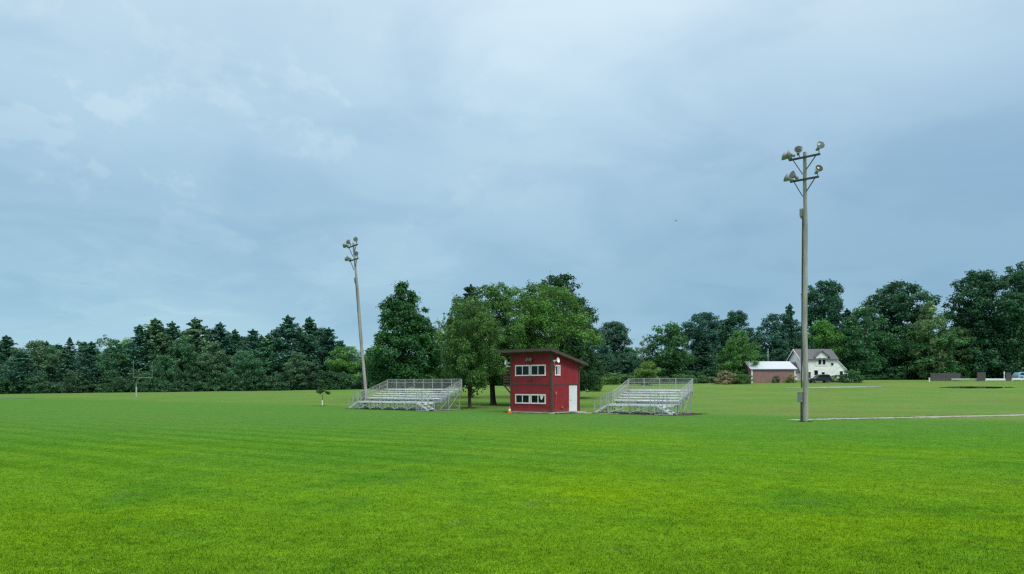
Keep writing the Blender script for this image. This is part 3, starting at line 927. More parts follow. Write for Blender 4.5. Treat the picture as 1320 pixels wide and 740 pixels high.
    h2.build('loudspeaker', M['white_paint'], e, smooth=True)
    # balcony on the far left side with railing, braces and stair
    bx0, bx1 = -W - 1.15, -W - .036
    dk = MB()
    dk.box(bx0, bx1, .35, Dp - .2, 2.36, 2.42)
    for k in range(4): dk.bar((bx0 + .02, .4 + k * 1.0, 2.28), (bx1, .4 + k * 1.0, 2.28), .05, .15)
    bo = dk.build('balcony', M['brown_trim'], e)
    rl = MB()
    for z in (2.62, 2.84, 3.06, 3.32):
        rl.bar((bx0, .38, z), (bx1, .38, z), .04, .12); rl.bar((bx0 + .02, .38, z), (bx0 + .02, Dp - .25, z), .04, .12)
    for (x, y) in ((bx0 + .045, .43), (bx0 + .045, 1.9), (bx0 + .045, Dp - .3), (bx1 - .06, .43)):
        rl.box(x - .045, x + .045, y - .045, y + .045, 2.42, 3.40)
    rl.build('railing', M['brown_trim'], bo)
    for y in (.45, Dp - .35):
        br = MB(); br.bar((bx0 + .1, y, 2.24), (bx1 + .02, y, 1.30), .09); br.build('brace', M['brown_trim'], bo)
    sr = MB()
    p = Vector((bx0 + .55, Dp - .2, 2.36)); q = Vector((bx0 + .55, Dp + 3.0, .1))
    for dx_ in (-.45, .45): sr.bar(p + Vector((dx_, 0, 0)), q + Vector((dx_, 0, 0)), .05, .24)
    for k in range(10):
        f = (k + .5) / 10; c_ = p.lerp(q, f); sr.box(c_.x - .42, c_.x + .42, c_.y - .13, c_.y + .13, c_.z - .02, c_.z + .02)
    sr.build('stair', M['brown_trim'], e)
    return e
press_booth()

# concrete walk and dirt apron round the booth
bc = Vector((spot(711, 60.2), 60.2, 0)); rot = Matrix.Rotation(R(-40), 4, 'Z')
def loc(x, y): q = bc + rot @ Vector((x, y, 0)); return (q.x, q.y)
draped('walk', M['concrete'], [loc(.98, 2.2), loc(2.2, 2.3), loc(4.4, 2.6)], [loc(.98, 3.7), loc(2.2, 3.8), loc(4.4, 3.9)], .02, 12, 2)
draped('dirt_strip', worn('sandy_strip', (.34, .27, .19), .95, 0, .3, 2, bump=.4, dirt=(.09, .15, .03), dirt_amt=.8, dirt_scale=1.2), [loc(-4.9, -.45), loc(.4, -.5), loc(.5, 2.3)], [loc(-4.9, .02), loc(.02, .02), loc(.02, 2.3)], .006, 20, 2)

# ------------------------------------------------------------------ traffic cone
def traffic_cone():
    Y = 61.8; x = spot(657, Y)
    e = thing('traffic_cone', 'small orange traffic cone with white collar at the left foot of the red booth', 'cone', (x, Y, 0))
    b = MB(); b.box(-.19, .19, -.19, .19, .006, .04); b.build('base', M['orange'], e, bevel=.012)
    c = MB(); c.lathe([(.145, .035), (.14, .05), (.035, .56), (.028, .575)], 18); c.build('cone_body', M['orange'], e, smooth=True)
    s = MB(); s.lathe([(.118, .19), (.086, .345)], 18); s.build('collar', M['white_paint'], e, smooth=True)
traffic_cone()

# ------------------------------------------------------------------ bleachers
def bleacher(label, x, y, W, nfr, rz, group):
    e = thing('bleacher', label, 'bleacher', (x, y, gz(x, y)), rz, group)
    DZ = .76; DW = 1.15; TR = .61; RISE = .205; ROWS = 5
    depth = DW + TR * ROWS
    fz = lambda i: DZ + RISE * i
    al, gv = M['alu'], M['galv']
    # support frames
    for k in range(nfr):
        u = .12 + (W - .24) * k / (nfr - 1)
        m_ = MB()
        m_.bar((u, 0, .05), (u, depth, .05), .06, .08)
        m_.bar((u, .05, .09), (u, .05, DZ), .06); m_.bar((u, DW, .09), (u, DW, DZ), .06)
        m_.bar((u, DW + TR * 2, .09), (u, DW + TR * 2, fz(2)), .06); m_.bar((u, depth - .15, .09), (u, depth - .15, fz(4) + .1), .06)
        m_.bar((u, 0, DZ - .05), (u, DW, DZ - .05), .05, .08)
        m_.bar((u, DW, DZ - .04), (u, depth, fz(5) - .06), .05, .09)
        m_.bar((u, DW, .1), (u, DW + TR * 2, fz(2) - .1), .045); m_.bar((u, DW + TR * 2, .12), (u, depth - .15, fz(4)), .045)
        for i in range(ROWS):
            v = DW + TR * i
            m_.bar((u, v + .30, fz(i) - .02), (u, v + .30, fz(i) + .32), .05)
        m_.build('support_frame', gv, e)
    # X bracing between frames, at the front and under the seats
    for k in range(nfr - 1):
        a = .12 + (W - .24) * k / (nfr - 1); b = .12 + (W - .24) * (k + 1) / (nfr - 1)
        m_ = MB()
        m_.bar((a, .10, .12), (b, .10, DZ - .12), .05, .05); m_.bar((a, .13, DZ - .12), (b, .13, .12), .05, .05)
        m_.build('cross_brace', al, e)
        m_ = MB()
        m_.bar((a, depth - .22, .15), (b, depth - .22, fz(3)), .04); m_.bar((a, depth - .25, fz(3)), (b, depth - .25, .15), .04)
        m_.build('cross_brace', gv, e)
    # planks
    m_ = MB()
    for k in range(4): m_.box(0, W, .02 + k * .28, .02 + k * .28 + .265, DZ, DZ + .035)
    m_.box(0, W, -.035, .015, DZ - .12, DZ + .05)
    m_.build('walkway', al, e, bevel=.006)
    for i in range(ROWS):
        v = DW + TR * i
        s = MB(); s.box(0.02, W - .02, v + .18, v + .44, fz(i) + .33, fz(i) + .375); s.box(.02, W - .02, v + .165, v + .18, fz(i) + .28, fz(i) + .37)
        s.build('seat_plank', al, e, bevel=.006)
        f = MB(); f.box(.02, W - .02, v + .36, v + .36 + .27, fz(i + 1) - .02, fz(i + 1) + .015)
        if i: f.box(.02, W - .02, v + .02, v + .035, fz(i) - .14, fz(i) - .01)
        f.build('foot_plank', al, e, bevel=.004)
    # railings
    def net(p, q, r, s_, pitch=.13, w_=.0075):
        """chain-link in the quad p-q (bottom), s-r (top)"""
        m_ = MB(); p, q, r, s_ = map(Vector, (p, q, r, s_))
        L = (q - p).length; H = (s_ - p).length; n = int((L + H) / pitch)
        def P(u, v): return (p.lerp(q, u / L)).lerp(s_.lerp(r, u / L), v / H)
        for k in range(1, n):
            d = k * pitch
            a0 = max(0, d - H); a1 = min(L, d)
            m_.bar(P(a0, d - a0), P(a1, d - a1), w_)
            m_.bar(P(L - a0, d - a0), P(L - a1, d - a1), w_)
        return m_
    top = fz(5) + .33
    zt = top + 1.07 - .28
    nb = nfr * 2 - 1
    b = MB()
    for k in range(nfr + (2 if nfr > 5 else 1)):
        n_ = nfr + (1 if nfr > 5 else 0)
        u = .02 + (W - .04) * k / n_
        b.bar((u, depth + .02, fz(4) - .1), (u, depth + .02, zt), .05)
    for z in (zt, zt - .33, top - .12): b.bar((0, depth + .02, z), (W, depth + .02, z), .03)
    bo = b.build('back_railing', gv, e)
    net((0, depth + .03, fz(5) + .05), (W, depth + .03, fz(5) + .05), (W, depth + .03, zt), (0, depth + .03, zt)).build('chain_link', M['galv'], bo)
    f = MB()
    us = [.12 + (W - .24) * k / (nfr - 1) for k in range(nfr)]
    for u in us[:-1] + [W - 1.35]: f.bar((u, -.05, .06 if u != W - 1.35 else DZ - .1), (u, -.05, DZ + .98), .05)
    for z in (DZ + .98, DZ + .52): f.bar((.12, -.05, z), (W - 1.35, -.05, z), .028)
    f.build('front_railing', gv, e)
    for u in (-.03, W + .03):
        s = MB()
        pts = [(DW * .9, DZ), (DW + TR * 1.6, fz(1.6)), (DW + TR * 3.2, fz(3.2)), (depth, fz(5))]
        for v, z in pts: s.bar((u, v, z - .45), (u, v, z + 1.05), .05)
        for dz_ in (1.05, .68, .32):
            for (v0, z0), (v1, z1) in zip(pts[:-1], pts[1:]): s.bar((u, v0, z0 + dz_), (u, v1, z1 + dz_), .026)
        s.bar((u, 0.0, DZ + 1.0), (u, DW * .9, DZ + 1.0), .028)
        so_ = s.build('side_railing', gv, e)
        net((u, DW * .9, DZ + .1), (u, depth, fz(5) + .1), (u, depth, fz(5) + 1.05), (u, DW * .9, DZ + 1.05)).build('chain_link', M['galv'], so_)
    # ramp down from the left end of the walkway
    r = MB(); RL = 1.2
    for v in (.02, 1.02): r.bar((0, v, DZ - .03), (-RL, v, .03), .05, .14)
    for k in range(9):
        c_ = Vector((0, .52, DZ)).lerp(Vector((-RL, .52, .06)), (k + .5) / 9)
        r.box(c_.x - .09, c_.x + .09, .05, 1.0, c_.z - .015, c_.z + .02)
    ro = r.build('ramp', al, e)
    h = MB()
    for v in (-.03, 1.07):
        for k in range(3):
            c_ = Vector((-.06, v, DZ)).lerp(Vector((-RL + .05, v, .03)), k / 2)
            h.bar((c_.x, v, max(.03, c_.z - .3)), (c_.x, v, c_.z + .92), .05)
        for dz_ in (.92, .5): h.bar((-.06, v, DZ + dz_), (-RL + .05, v, .03 + dz_), .04)
    h.build('handrail', gv, ro)
    # steps at the right end of the front
    s = MB(); 
    u0, u1 = W - 1.3, W
    for v in (-.95, -.10): s.bar((u0 + .15, v, DZ), (u1 + .25, v, .05), .05, .13)
    for k in range(4):
        c_ = Vector((u0 + .2, 0, DZ - .02)).lerp(Vector((u1 + .2, 0, .1)), k / 3.4)
        s.box(c_.x - .14, c_.x + .14, -.92, -.13, c_.z - .02, c_.z + .02)
    so_ = s.build('steps', al, e)
    h = MB()
    for v in (-.98, -.10):
        for (u, zb, zt_) in ((u0 + .12, .02, DZ + .95), (u0 + .75, .02, DZ + .55), (u1 + .2, .02, .98)): h.bar((u, v, zb), (u, v, zt_), .05)
        h.bar((u0 + .12, v, DZ + .95), (u1 + .2, v, .98), .04)
        h.bar((u0 + .12, v, .06), (u1 + .2, v, .06), .05, .06)
    h.build('handrail', gv, so_)
    return e, depth

def pad(name, mat, x, y, rz, u0, u1, v0, v1, off):
    c, s = math.cos(rz), math.sin(rz)
    L = lambda u, v: (x + c * u - s * v, y + s * u + c * v)
    n = 8
    draped(name, mat, [L(u0 + (u1 - u0) * k / n, v0 + .25 * math.sin(k * 2.1)) for k in range(n + 1)], [L(u0 + (u1 - u0) * k / n, v1 + .2 * math.sin(k * 1.7)) for k in range(n + 1)], off, 24, 4)

bx, by = spot(783, 60.6), 60.6
brz = R(-33)
bleacher('aluminium bleacher on bare dark earth to the right of the red booth', bx, by, 5.7, 4, brz, 'aluminium bleachers beside the booth')
pad('dirt_pad', M['mud_shade'], bx, by, brz, -1.5, 7.0, -1.15, 4.6, .010)
lx, ly = spot(461, 71.6), 71.6
bleacher('long aluminium bleacher behind the leaning light pole, left of the red booth', lx, ly, 9.4, 7, brz, 'aluminium bleachers beside the booth')
pad('dirt_pad', M['mud_shade'], lx, ly, brz, -.4, 9.6, .1, 4.2, .010)  # dark sheet painted in for the shade beneath this bleacher
# black rubber mat lying at the right end of the near bleacher
mt = MB(); mt.box(0, 1.6, 0, .5, .025, .07)
mo = mt.build('ground_mat', M['black_rubber']); q_ = bc
mo.location = (spot(880, 58.6), 58.9, .0); mo.rotation_euler = (0, 0, R(-8))
tag(mo, 'flat dark board lying on the dirt at the right end of the near bleacher', 'board')

# ------------------------------------------------------------------ light poles
def light_pole():
    Y = 46.9; x = spot(1038, Y)
    e = thing('light_pole', 'tall upright wooden light pole with grey box near its foot at the gravel path', 'light pole', (x, Y, 0), R(-42), 'wooden poles with floodlights')
    HT = 17.1
    zs = [-.1, .5, 3, 6, 9, 12, 15, HT]
    rs = [.185, .175, .166, .155, .145, .132, .120, .108]
    MB().tube([(.03 * math.sin(z * .7), .02 * math.cos(z * .5), z) for z in zs], rs, 18).build('pole', M['pole_wood'], e, smooth=True)
    A = [(16.75, .98), (15.35, .90)]
    for z, hl in A:
        m_ = MB(); m_.bar((-hl, -.15, z), (hl, -.15, z), .09, .12); m_.build('crossarm', M['dark_steel'], e)
        for s_ in (-1, 1):
            m_ = MB(); m_.bar((s_ * hl * .72, -.16, z - .06), (s_ * .12, -.13, z - 1.05 * (1 if s_ < 0 else .75)), .05); m_.build('brace', M['dark_steel'], e)
    def lamp(u, v, z, yaw, tilt, arm):
        T = Matrix.Translation((u, v, z)) @ Matrix.Rotation(yaw, 4, 'Z') @ Matrix.Rotation(tilt, 4, 'X')
        m_ = MB()
        m_.lathe([(.06, -.32), (.09, -.30), (.09, -.13), (.07, -.11), (.12, -.04), (.20, .08), (.255, .20), (.268, .217), (.247, .217), (.19, .11), (.04, .03)], 20, T)
        m_.bar((u, v, z), arm, .05, .05)
        m_.bar((u - .10, v, z - .05), (u + .10, v, z - .05), .05)
        o = m_.build('floodlight', M['lamp_shell'], e, smooth=True)
        MB().lathe([(.243, .19), (.18, .210), (.08, .222), (.01, .224)], 20, T).build('lens', M['lamp_glass'], o, smooth=True)
    # yaw about z: 0 faces local -y (the field, towards the camera)
    z = 16.75
    lamp(-1.08, -.28, z + .20, R(-80), R(66), (-.94, -.17, z))
    lamp(-.78, -.48, z + .24, R(-66), R(70), (-.74, -.17, z))
    lamp(-.30, -.36, z + .38, R(24), R(68), (-.28, -.17, z))
    lamp(.98, -.32, z + .40, R(50), R(72), (.90, -.17, z))
    z = 15.35
    lamp(-.94, -.28, z + .18, R(-82), R(62), (-.86, -.17, z))
    lamp(-.52, -.46, z + .24, R(-30), R(70), (-.48, -.17, z))
    lamp(.90, -.34, z + .36, R(46), R(70), (.82, -.17, z))
    m_ = MB(); m_.box(-.33, -.14, -.10, .12, 13.05, 13.55); m_.box(-.29, -.18, -.06, .08, 12.93, 13.05); m_.build('fuse_box', M['grey_box'], e, bevel=.015)
    m_ = MB(); m_.box(-.40, -.12, -.29, .0, 1.25, 1.85); m_.box(-.42, -.10, -.31, .02, 1.85, 1.88); m_.build('meter_box', M['grey_box'], e, bevel=.02)
    m_ = MB()
    m_.tube([(-.20, -.11, .0), (-.197, -.11, 1.26)], .065, 8); m_.tube([(-.19, -.09, 2.15), (-.165, -.07, 8), (-.14, -.05, 13.0)], .048, 8)
    m_.build('conduit', M['dark_steel'], e, smooth=True)
    return e
p1 = light_pole()
p2 = copy_tree(p1)
Yp = 73.3
p2.location = (spot(473, Yp), Yp, 0)
p2['label'] = 'wooden light pole leaning left beside the ramp of the far bleacher'
p2.rotation_mode = 'XYZ'
p2.rotation_euler = (Matrix.Rotation(R(-4.6), 3, 'Y') @ Matrix.Rotation(R(-46), 3, 'Z')).to_euler()
p2.scale = (.93, .93, .965)

# ------------------------------------------------------------------ goal post
def goal_post():
    Y = 118.0; x = spot(184.5, Y)
    e = thing('goal_post', 'pale grey football goal post seen nearly edge on in front of the far conifers', 'goal post', (x, Y, gz(x, Y)), R(4))
    zc = 3.05; g = worn('goal_paint', (.15, .17, .165), .5, .2, .15, 3)
    px_ = -1.05
    m_ = MB(); pts = [(px_, 0, -.05), (px_, 0, 1.9)]
    for k in range(7):
        a = k / 6 * R(90); pts.append((px_ + .9 * (1 - math.cos(a)), 0, 1.95 + 1.05 * math.sin(a)))
    pts.append((-.02, 0, 3.01)); 
    m_.tube(pts, .085, 12); m_.build('gooseneck', g, e, smooth=True)
    MB().tube([(px_, 0, -.02), (px_, 0, 1.6)], .11, 14).build('pad', worn('grey_pad', (.45, .48, .46), .6, 0, .1, 3), e, smooth=True)
    MB().tube([(0, -3.55, zc), (0, 3.55, zc)], .085, 12).build('crossbar', g, e, smooth=True)
    for v in (-3.5, 3.5):
        MB().tube([(0, v, zc), (0, v, zc + 2.7)], .045, 10).build('upright', g, e, smooth=True)
goal_post()

# ------------------------------------------------------------------ farmyard: shed, house, car, fences
def shed():
    Y = 153.0; x = spot(997, Y); z = gz(x, Y) - .1
    e = thing('shed', 'long reddish brown shed with a pale metal roof beside the white house', 'shed', (x, Y, z))
    W, Dp, H, HR = 9.1, 8.0, 3.0, 4.55
    m_ = MB(); m_.prism_x([(0, 0), (Dp, 0), (Dp, H), (Dp / 2, HR - .05), (0, H)], -W / 2, W / 2); m_.build('wall', M['brown_siding'], e)
    r = MB()
    for s_ in (0, 1):
        y0, y1 = (-.35, Dp / 2) if s_ == 0 else (Dp + .35, Dp / 2)
        z0 = H - .13
        r.prism_x([(y0, z0), (y1, HR), (y1, HR + .08), (y0, z0 + .08)], -W / 2 - .3, W / 2 + .3)
    r.build('roof', M['metal_roof'], e)
    c = MB()
    for u in (-W / 2, W / 2 - .22): c.box(u - .02, u + .24, -.03, .1, 0, H - .1)
    c.box(-W / 2 + .23, W / 2 - .23, -.025, .05, H - .22, H - .06)
    c.build('trim', M['white_paint'], e)
shed()

def house():
    Y = 156.0; xl = spot(1033, Y); z = gz(xl, Y) - .1
    e = thing('farmhouse', 'white farmhouse with a dark shingle roof and twin window dormer behind the parked dark car', 'house', (xl, Y, z))
    W, Dp, H, HR = 7.6, 7.0, 5.0, 7.0
    m_ = MB(); m_.prism_x([(0, 0), (Dp, 0), (Dp, H), (Dp / 2, HR - .06), (0, H)], 0, W); m_.build('wall', M['white_siding'], e)
    r = MB()
    for y0 in (-.4, Dp + .4):
        z0 = H - .33
        r.prism_x([(y0, z0), (Dp / 2, HR), (Dp / 2, HR + .16), (y0, z0 + .16)], -.4, W + .2)
    ro = r.build('roof', M['shingle'], e)
    ch = MB(); ch.box(W * .42, W * .42 + .6, Dp / 2 + .5, Dp / 2 + 1.1, HR - .8, HR + .25)
    ra = MB()
    for y0 in (-.42, Dp + .42):
        z0 = H - .34; ra.prism_x([(y0, z0 - .12), (Dp / 2, HR - .12), (Dp / 2, HR + .17), (y0, z0 + .17)], -.46, -.405)
    ra.build('rake_board', M['white_paint'], ro)
    # wall dormer with its own small gable, rising through the front eave
    d = MB(); dx0, dx1 = 3.0, 5.6; dm = (dx0 + dx1) / 2
    d.prism([(dx0, 3.4), (dx1, 3.4), (dx1, 5.4), (dm, 6.45), (dx0, 5.4)], -.06, 2.6); do = d.build('dormer', M['white_siding'], e)
    dr = MB()
    for s_ in (-1, 1):
        xe = dm + s_ * (1.3 + .35); 
        dr.prism([(xe, 5.12), (dm, 6.5), (dm, 6.64), (xe, 5.26)], -.35, 3.1)
    dr.build('dormer_roof', M['shingle'], do)
    # lean-to on the right
    l = MB(); l.prism([(W, 0), (W + 2.5, 0), (W + 2.5, 2.1), (W, 4.7)], .4, Dp - .6); l.build('lean_to', M['white_siding'], e)
    lr = MB(); lr.prism([(W + .02, 4.72), (W + 2.75, 1.88), (W + 2.75, 2.0), (W + .02, 4.84)], .15, Dp - .4); lr.build('lean_to_roof', M['white_paint'], e)
    def win(u, z0, w_, h, y=-.03):
        f = MB(); f.box(u - w_ / 2 - .08, u + w_ / 2 + .08, y - .03, y + .05, z0 - .08, z0 + h + .08)
        o = f.build('window', M['white_paint'], e)
        g = MB(); g.box(u - w_ / 2, u + w_ / 2, y - .045, y - .02, z0, z0 + h); g.build('pane', M['glass'], o)
    win(3.85, 3.75, .58, 1.35, -.09); win(4.75, 3.75, .58, 1.35, -.09)
    win(3.1, 1.5, .75, 1.0); win(4.6, 1.3, .6, .8); win(W + 1.0, .95, .62, 1.35, .37); win(6.5, 3.9 - .35, .5, .5)
    # small side gable wing at the left, its dark eave running down
    s = MB(); s.prism_x([(.8, 0), (5.4, 0), (5.4, 2.2), (3.1, 4.1), (.8, 2.2)], -2.6, -.02); so_ = s.build('side_wing', M['white_siding'], e)
    sr = MB()
    for y0 in (.5, 5.7): sr.prism_x([(y0, 1.98), (3.1, 4.15), (3.1, 4.28), (y0, 2.11)], -2.85, -.03)
    sr.build('side_wing_roof', M['shingle'], so_)
    dd = MB(); dd.box(1.0, 1.95, -.05, .02, .1, 2.15); dd.build('door', M['dark_steel'], e)
house()

def car(name, label, x, y, z, rz, paint, L=4.5, H=1.62):
    e = thing(name, label, 'car', (x, y, z), rz)
    h = L / 2; W = .90
    b = MB()
    lower = [(-h, .42), (-h + .05, .30), (h - .05, .30), (h, .45), (h - .02, .78), (h - .30, .92), (h - 1.15, 1.0), (-h + .15, 1.02), (-h, .80)]
    b.prism([(p[0], p[1]) for p in lower], -W, W)
    up_ = [(h - 1.25, .99), (h - 1.95, H - .08), (h - 2.25, H), (-h + .75, H), (-h + .38, H - .12), (-h + .12, 1.01)]
    n = len(up_)
    vs_ = [(a, -W + .05 + (.10 if zz > 1.2 else 0), zz) for a, zz in up_] + [(a, W - .05 - (.10 if zz > 1.2 else 0), zz) for a, zz in up_]
    b.add(vs_, [tuple(range(n)), tuple(range(2 * n - 1, n - 1, -1))] + [(i, i + n, (i + 1) % n + n, (i + 1) % n) for i in range(n)])
    b.build('body', paint, e, bevel=.05, smooth=True)
    for s_ in (-1, 1):
        for q in ([(h - 1.42, 1.06), (h - 1.98, H - .16), (h - 2.35, H - .16), (h - 2.35, 1.06)], [(h - 2.42, 1.06), (h - 2.42, H - .16), (-h + .78, H - .16), (-h + .45, 1.06)]):
            ya, yb = sorted((s_ * (W - .03), s_ * (W - .12)))
            g = MB(); g.prism(q, ya, yb); g.build('side_window', M['glass'], e)
    for cx in (-h + .85, h - .9):
        for s_ in (-1, 1):
            T = Matrix.Translation((cx, s_ * (W - .10), .34)) @ Matrix.Rotation(R(90), 4, 'X')
            o = MB().lathe([(.20, -.11), (.31, -.11), (.34, -.08), (.34, .08), (.31, .11), (.20, .11)], 18, T).build('wheel', M['black_rubber'], e, smooth=True)
            MB().lathe([(.19, -.10), (.21, -.115), (.21, .115), (.19, .10)], 14, T).build('rim', M['alu'], o, smooth=True)
    for s_ in (-1, 1):
        m_ = MB(); m_.box(h - .10, h + .012, s_ * .62 - .16, s_ * .62 + .16, .62, .76); m_.build('headlight', M['white_vinyl'], e)
        m_ = MB(); m_.box(-h - .012, -h + .06, s_ * .70 - .12, s_ * .70 + .12, .70, .95); m_.build('tail_light', M['orange'], e)
    return e
Yc = 148.5; xc = spot(1056, Yc)
car('parked_car', 'dark parked car in front of the white farmhouse', xc, Yc, gz(xc, Yc), R(183), M['car_dark'], 4.5, 1.68)
Yc = 152; xc = spot(1321, Yc)
car('parked_car', 'light blue parked car behind the fence at the right edge', xc, Yc, gz(xc, Yc), R(5), M['car_blue'], 4.4, 1.6)

def board_fence(label, pxa, pxb, Y, H, mat, name='board_fence'):
    xa, xb = spot(pxa, Y), spot(pxb, Y)
    e = thing(name, label, 'fence', (xa, Y, gz(xa, Y)))
    L = xb - xa
    n = max(1, round(L / 2.4))
    rng = random.Random(pxa)
    for k in range(n):
        m_ = MB(); a = L * k / n; b = L * (k + 1) / n
        u = a + .05
        while u < b - .05:
            hh = H + rng.uniform(-.04, .04); m_.box(u, min(u + .135, b - .03), 0 + rng.uniform(0, .012), .025, gz(xa + u, Y) - e.location.z + .04, hh + gz(xa + u, Y) - e.location.z); u += .15
        for z_ in (.4, H - .35): m_.box(a + .05, b - .05, .026, .07, z_, z_ + .09)
        m_.build('fence_panel', mat, e)
    for k in range(n + 1):
        u = L * k / n; m_ = MB(); m_.box(u - .05, u + .05, .03, .13, -.2, H + .08); m_.build('post', mat, e)
    return e
board_fence('long grey weathered board fence under the right hand trees', 1200, 1238, 150, 1.6, M['fence_wood'])
board_fence('short grey board panel standing between two stretches of low white rail', 1260, 1270.5, 148.5, 1.75, M['fence_wood'])
board_fence('narrow grey board panel beside the pale post near the blue car', 1297, 1303, 148.0, 1.7, M['fence_wood'])

def low_rail(label, pxa, pxb, Y, H, mat):
    xa, xb = spot(pxa, Y), spot(pxb, Y); e = thing('low_rail_fence', label, 'fence', (xa, Y, gz(xa, Y)))
    L = xb - xa; n = max(2, round(L / 1.6)); m_ = MB()
    m_.box(0, L, 0, .05, H - .36, H); m_.build('rail', mat, e)
    for k in range(n + 1):
        u = L * k / n; p = MB(); p.box(u - .05, u + .05, .052, .14, -.2, H + .03); p.build('post', mat, e)
low_rail('low greenish grey rail along the foot of the right hand trees', 1227, 1259, 149.5, .55, worn('pale_green_rail', (.36, .42, .33), .8, 0, .2, 2))
low_rail('low white rail between the two grey board panels', 1271, 1296, 148, .55, M['white_paint'])
low_rail('low white rail running out of the picture at the right edge', 1305, 1330, 148, .6, M['white_paint'])
def post(label, px, Y, H, r, mat, name='marker_post'):
    x = spot(px, Y); m_ = MB(); m_.tube([(0, 0, -.2), (0, 0, H - .05), (0, 0, H)], [r, r, r * .5], 10)
    m_.tube([(0, 0, H * .6), (0, 0, H * .72)], r * 1.12, 10)
    o = m_.build(name, mat, smooth=True); o.location = (x, Y, gz(x, Y)); tag(o, label, 'post')
post('short white marker post at the left end of the grey board fence', 1198, 147, .8, .13, M['white_paint'])
post('tall pale post left of the narrow grey board panel', 1294.5, 148.3, 1.9, .08, M['white_vinyl'])
post('thin pole rising behind the brown shed roof', 990, 166, 7.4, .06, M['galv'], 'yard_pole')

def edge_house():
    Y = 166; x = spot(1318, Y); z = gz(x, Y)
    e = thing('house', 'low tan house with a white eave cut by the right edge of the photo', 'house', (x, Y, z))
    m_ = MB(); m_.prism_x([(0, -.2), (7, -.2), (7, 2.6), (3.5, 4.4), (0, 2.6)], 0, 12); m_.build('wall', M['tan'], e)
    r = MB()
    for y0 in (-.5, 7.5): r.prism_x([(y0, 2.4), (3.5, 4.45), (3.5, 4.6), (y0, 2.55)], -.5, 12.4)
    ro = r.build('roof', M['shingle'], e)
    f = MB(); f.box(-.5, 12.4, -.56, -.505, 2.3, 2.62); f.build('eave', M['white_paint'], ro)
    g = MB(); g.box(.6, 2.2, -.04, .02, .9, 2.1); g.build('window', M['glass'], e)
edge_house()

def bird():
    Y = 95.0; x = spot(871, Y); z = height_at(285, Y)
    e = thing('bird', 'tiny dark bird flying alone in the grey sky', 'bird', (x, Y, z), R(30))
    m_ = MB(); m_.tube([(-.13, 0, 0), (-.08, 0, 0), (.0, 0, .01), (.07, 0, .015), (.11, 0, .02), (.14, 0, .015)], [.015, .03, .04, .035, .025, .005], 8)
    for s_ in (-1, 1):
        m_.add([(.05, s_ * .02, .02), (-.04, s_ * .02, .02), (-.05, s_ * .14, .07), (-.01, s_ * .24, .05), (.05, s_ * .13, .075), (.05, s_ * .02, .032), (-.04, s_ * .02, .03), (-.05, s_ * .14, .078), (-.01, s_ * .24, .056), (.05, s_ * .13, .085)],
               [(0, 1, 2, 3, 4), (9, 8, 7, 6, 5), (0, 5, 6, 1), (1, 6, 7, 2), (2, 7, 8, 3), (3, 8, 9, 4), (4, 9, 5, 0)])
    m_.add([(-.12, -.02, 0), (-.12, .02, 0), (-.21, .045, 0), (-.21, -.045, 0), (-.12, -.02, .008), (-.12, .02, .008), (-.21, .045, .006), (-.21, -.045, .006)], [(0, 1, 2, 3), (7, 6, 5, 4), (0, 4, 5, 1), (1, 5, 6, 2), (2, 6, 7, 3), (3, 7, 4, 0)])
    m_.build('body', M['bird'], e)
bird()

# ------------------------------------------------------------------ trees near the booth
DK = (.022, .072, .040); MID = (.038, .108, .050); LT = (.062, .145, .030); YEL = (.085, .155, .030); BLU = (.027, .082, .056); OLV = (.050, .104, .052)
nearG = 'shade trees around the booth'
plant('maple_tree', None, 520, 361, 100, 98, (.034, .120, .036), 'dark pyramid shaped maple behind the left bleacher', 'tree', nearG,
      tplargs=make_broadleaf(111, 15, 9, .10, 330, 100, .30, 'cone', .098, lobes=.75, nlimb=26))
plant('shade_tree', None, 606, 384, 86, 73.5, (.074, .166, .042), 'green tree with a slim dark trunk nearest the end of the left bleacher', 'tree', nearG,
      tplargs=make_broadleaf(102, 11, 8, .22, 230, 120, .21, 'round', .095, trunk_r=.19, nlimb=26))
plant('shade_tree', None, 636, 365, 130, 84, (.066, .160, .040), 'broad green tree forking low just left of the booth balcony', 'tree', nearG,
      tplargs=make_broadleaf(103, 13, 9, .19, 260, 120, .23, 'round', .092, trunk_r=.24, nlimb=28))
plant('shade_tree', None, 702, 365, 128, 80, (.080, .190, .040), 'large bright green spreading tree directly behind the red booth', 'tree', nearG,
      tplargs=make_broadleaf(104, 13, 11, .14, 340, 120, .23, 'round', .088, trunk_r=.28, nlimb=30))
plant('oak_tree', None, 722, 352, 104, 104, (.026, .078, .028), 'tall dark round topped tree rising behind the bright green tree', 'tree', nearG,
      tplargs=make_broadleaf(105, 17, 11, .1, 300, 100, .34, 'spread', .095, nlimb=26))
plant('spruce_tree', None, 607, 366, 70, 106, (.022, .068, .034), 'dark spiky topped tree behind the slim trunked tree', 'tree', nearG,
      tplargs=make_conifer(106, 15, 7, .1, 32, .36, 'fir', 26))
plant('small_tree', 'airy1', 573, 400, 40, 118, (.075, .125, .045), 'thin pale tree showing sky between the pyramid maple and the booth trees', 'tree', nearG)
plant('small_tree', 'round1', 566, 426, 46, 112, (.055, .115, .030), 'low light green tree tucked under the right side of the pyramid maple', 'tree', nearG)
plant('small_tree', None, 739, 432, 58, 77, (.022, .070, .024), 'dark drooping tree hugging the right wall of the red booth', 'tree', nearG,
      tplargs=make_broadleaf(107, 7, 5, .22, 90, 100, .22, 'oval', .13, trunk_r=.1, nlimb=14))
plant('small_tree', 'round2', 768, 462, 24, 128, (.070, .120, .036), 'small yellowish tree right of the drooping tree by the booth', 'tree', nearG)

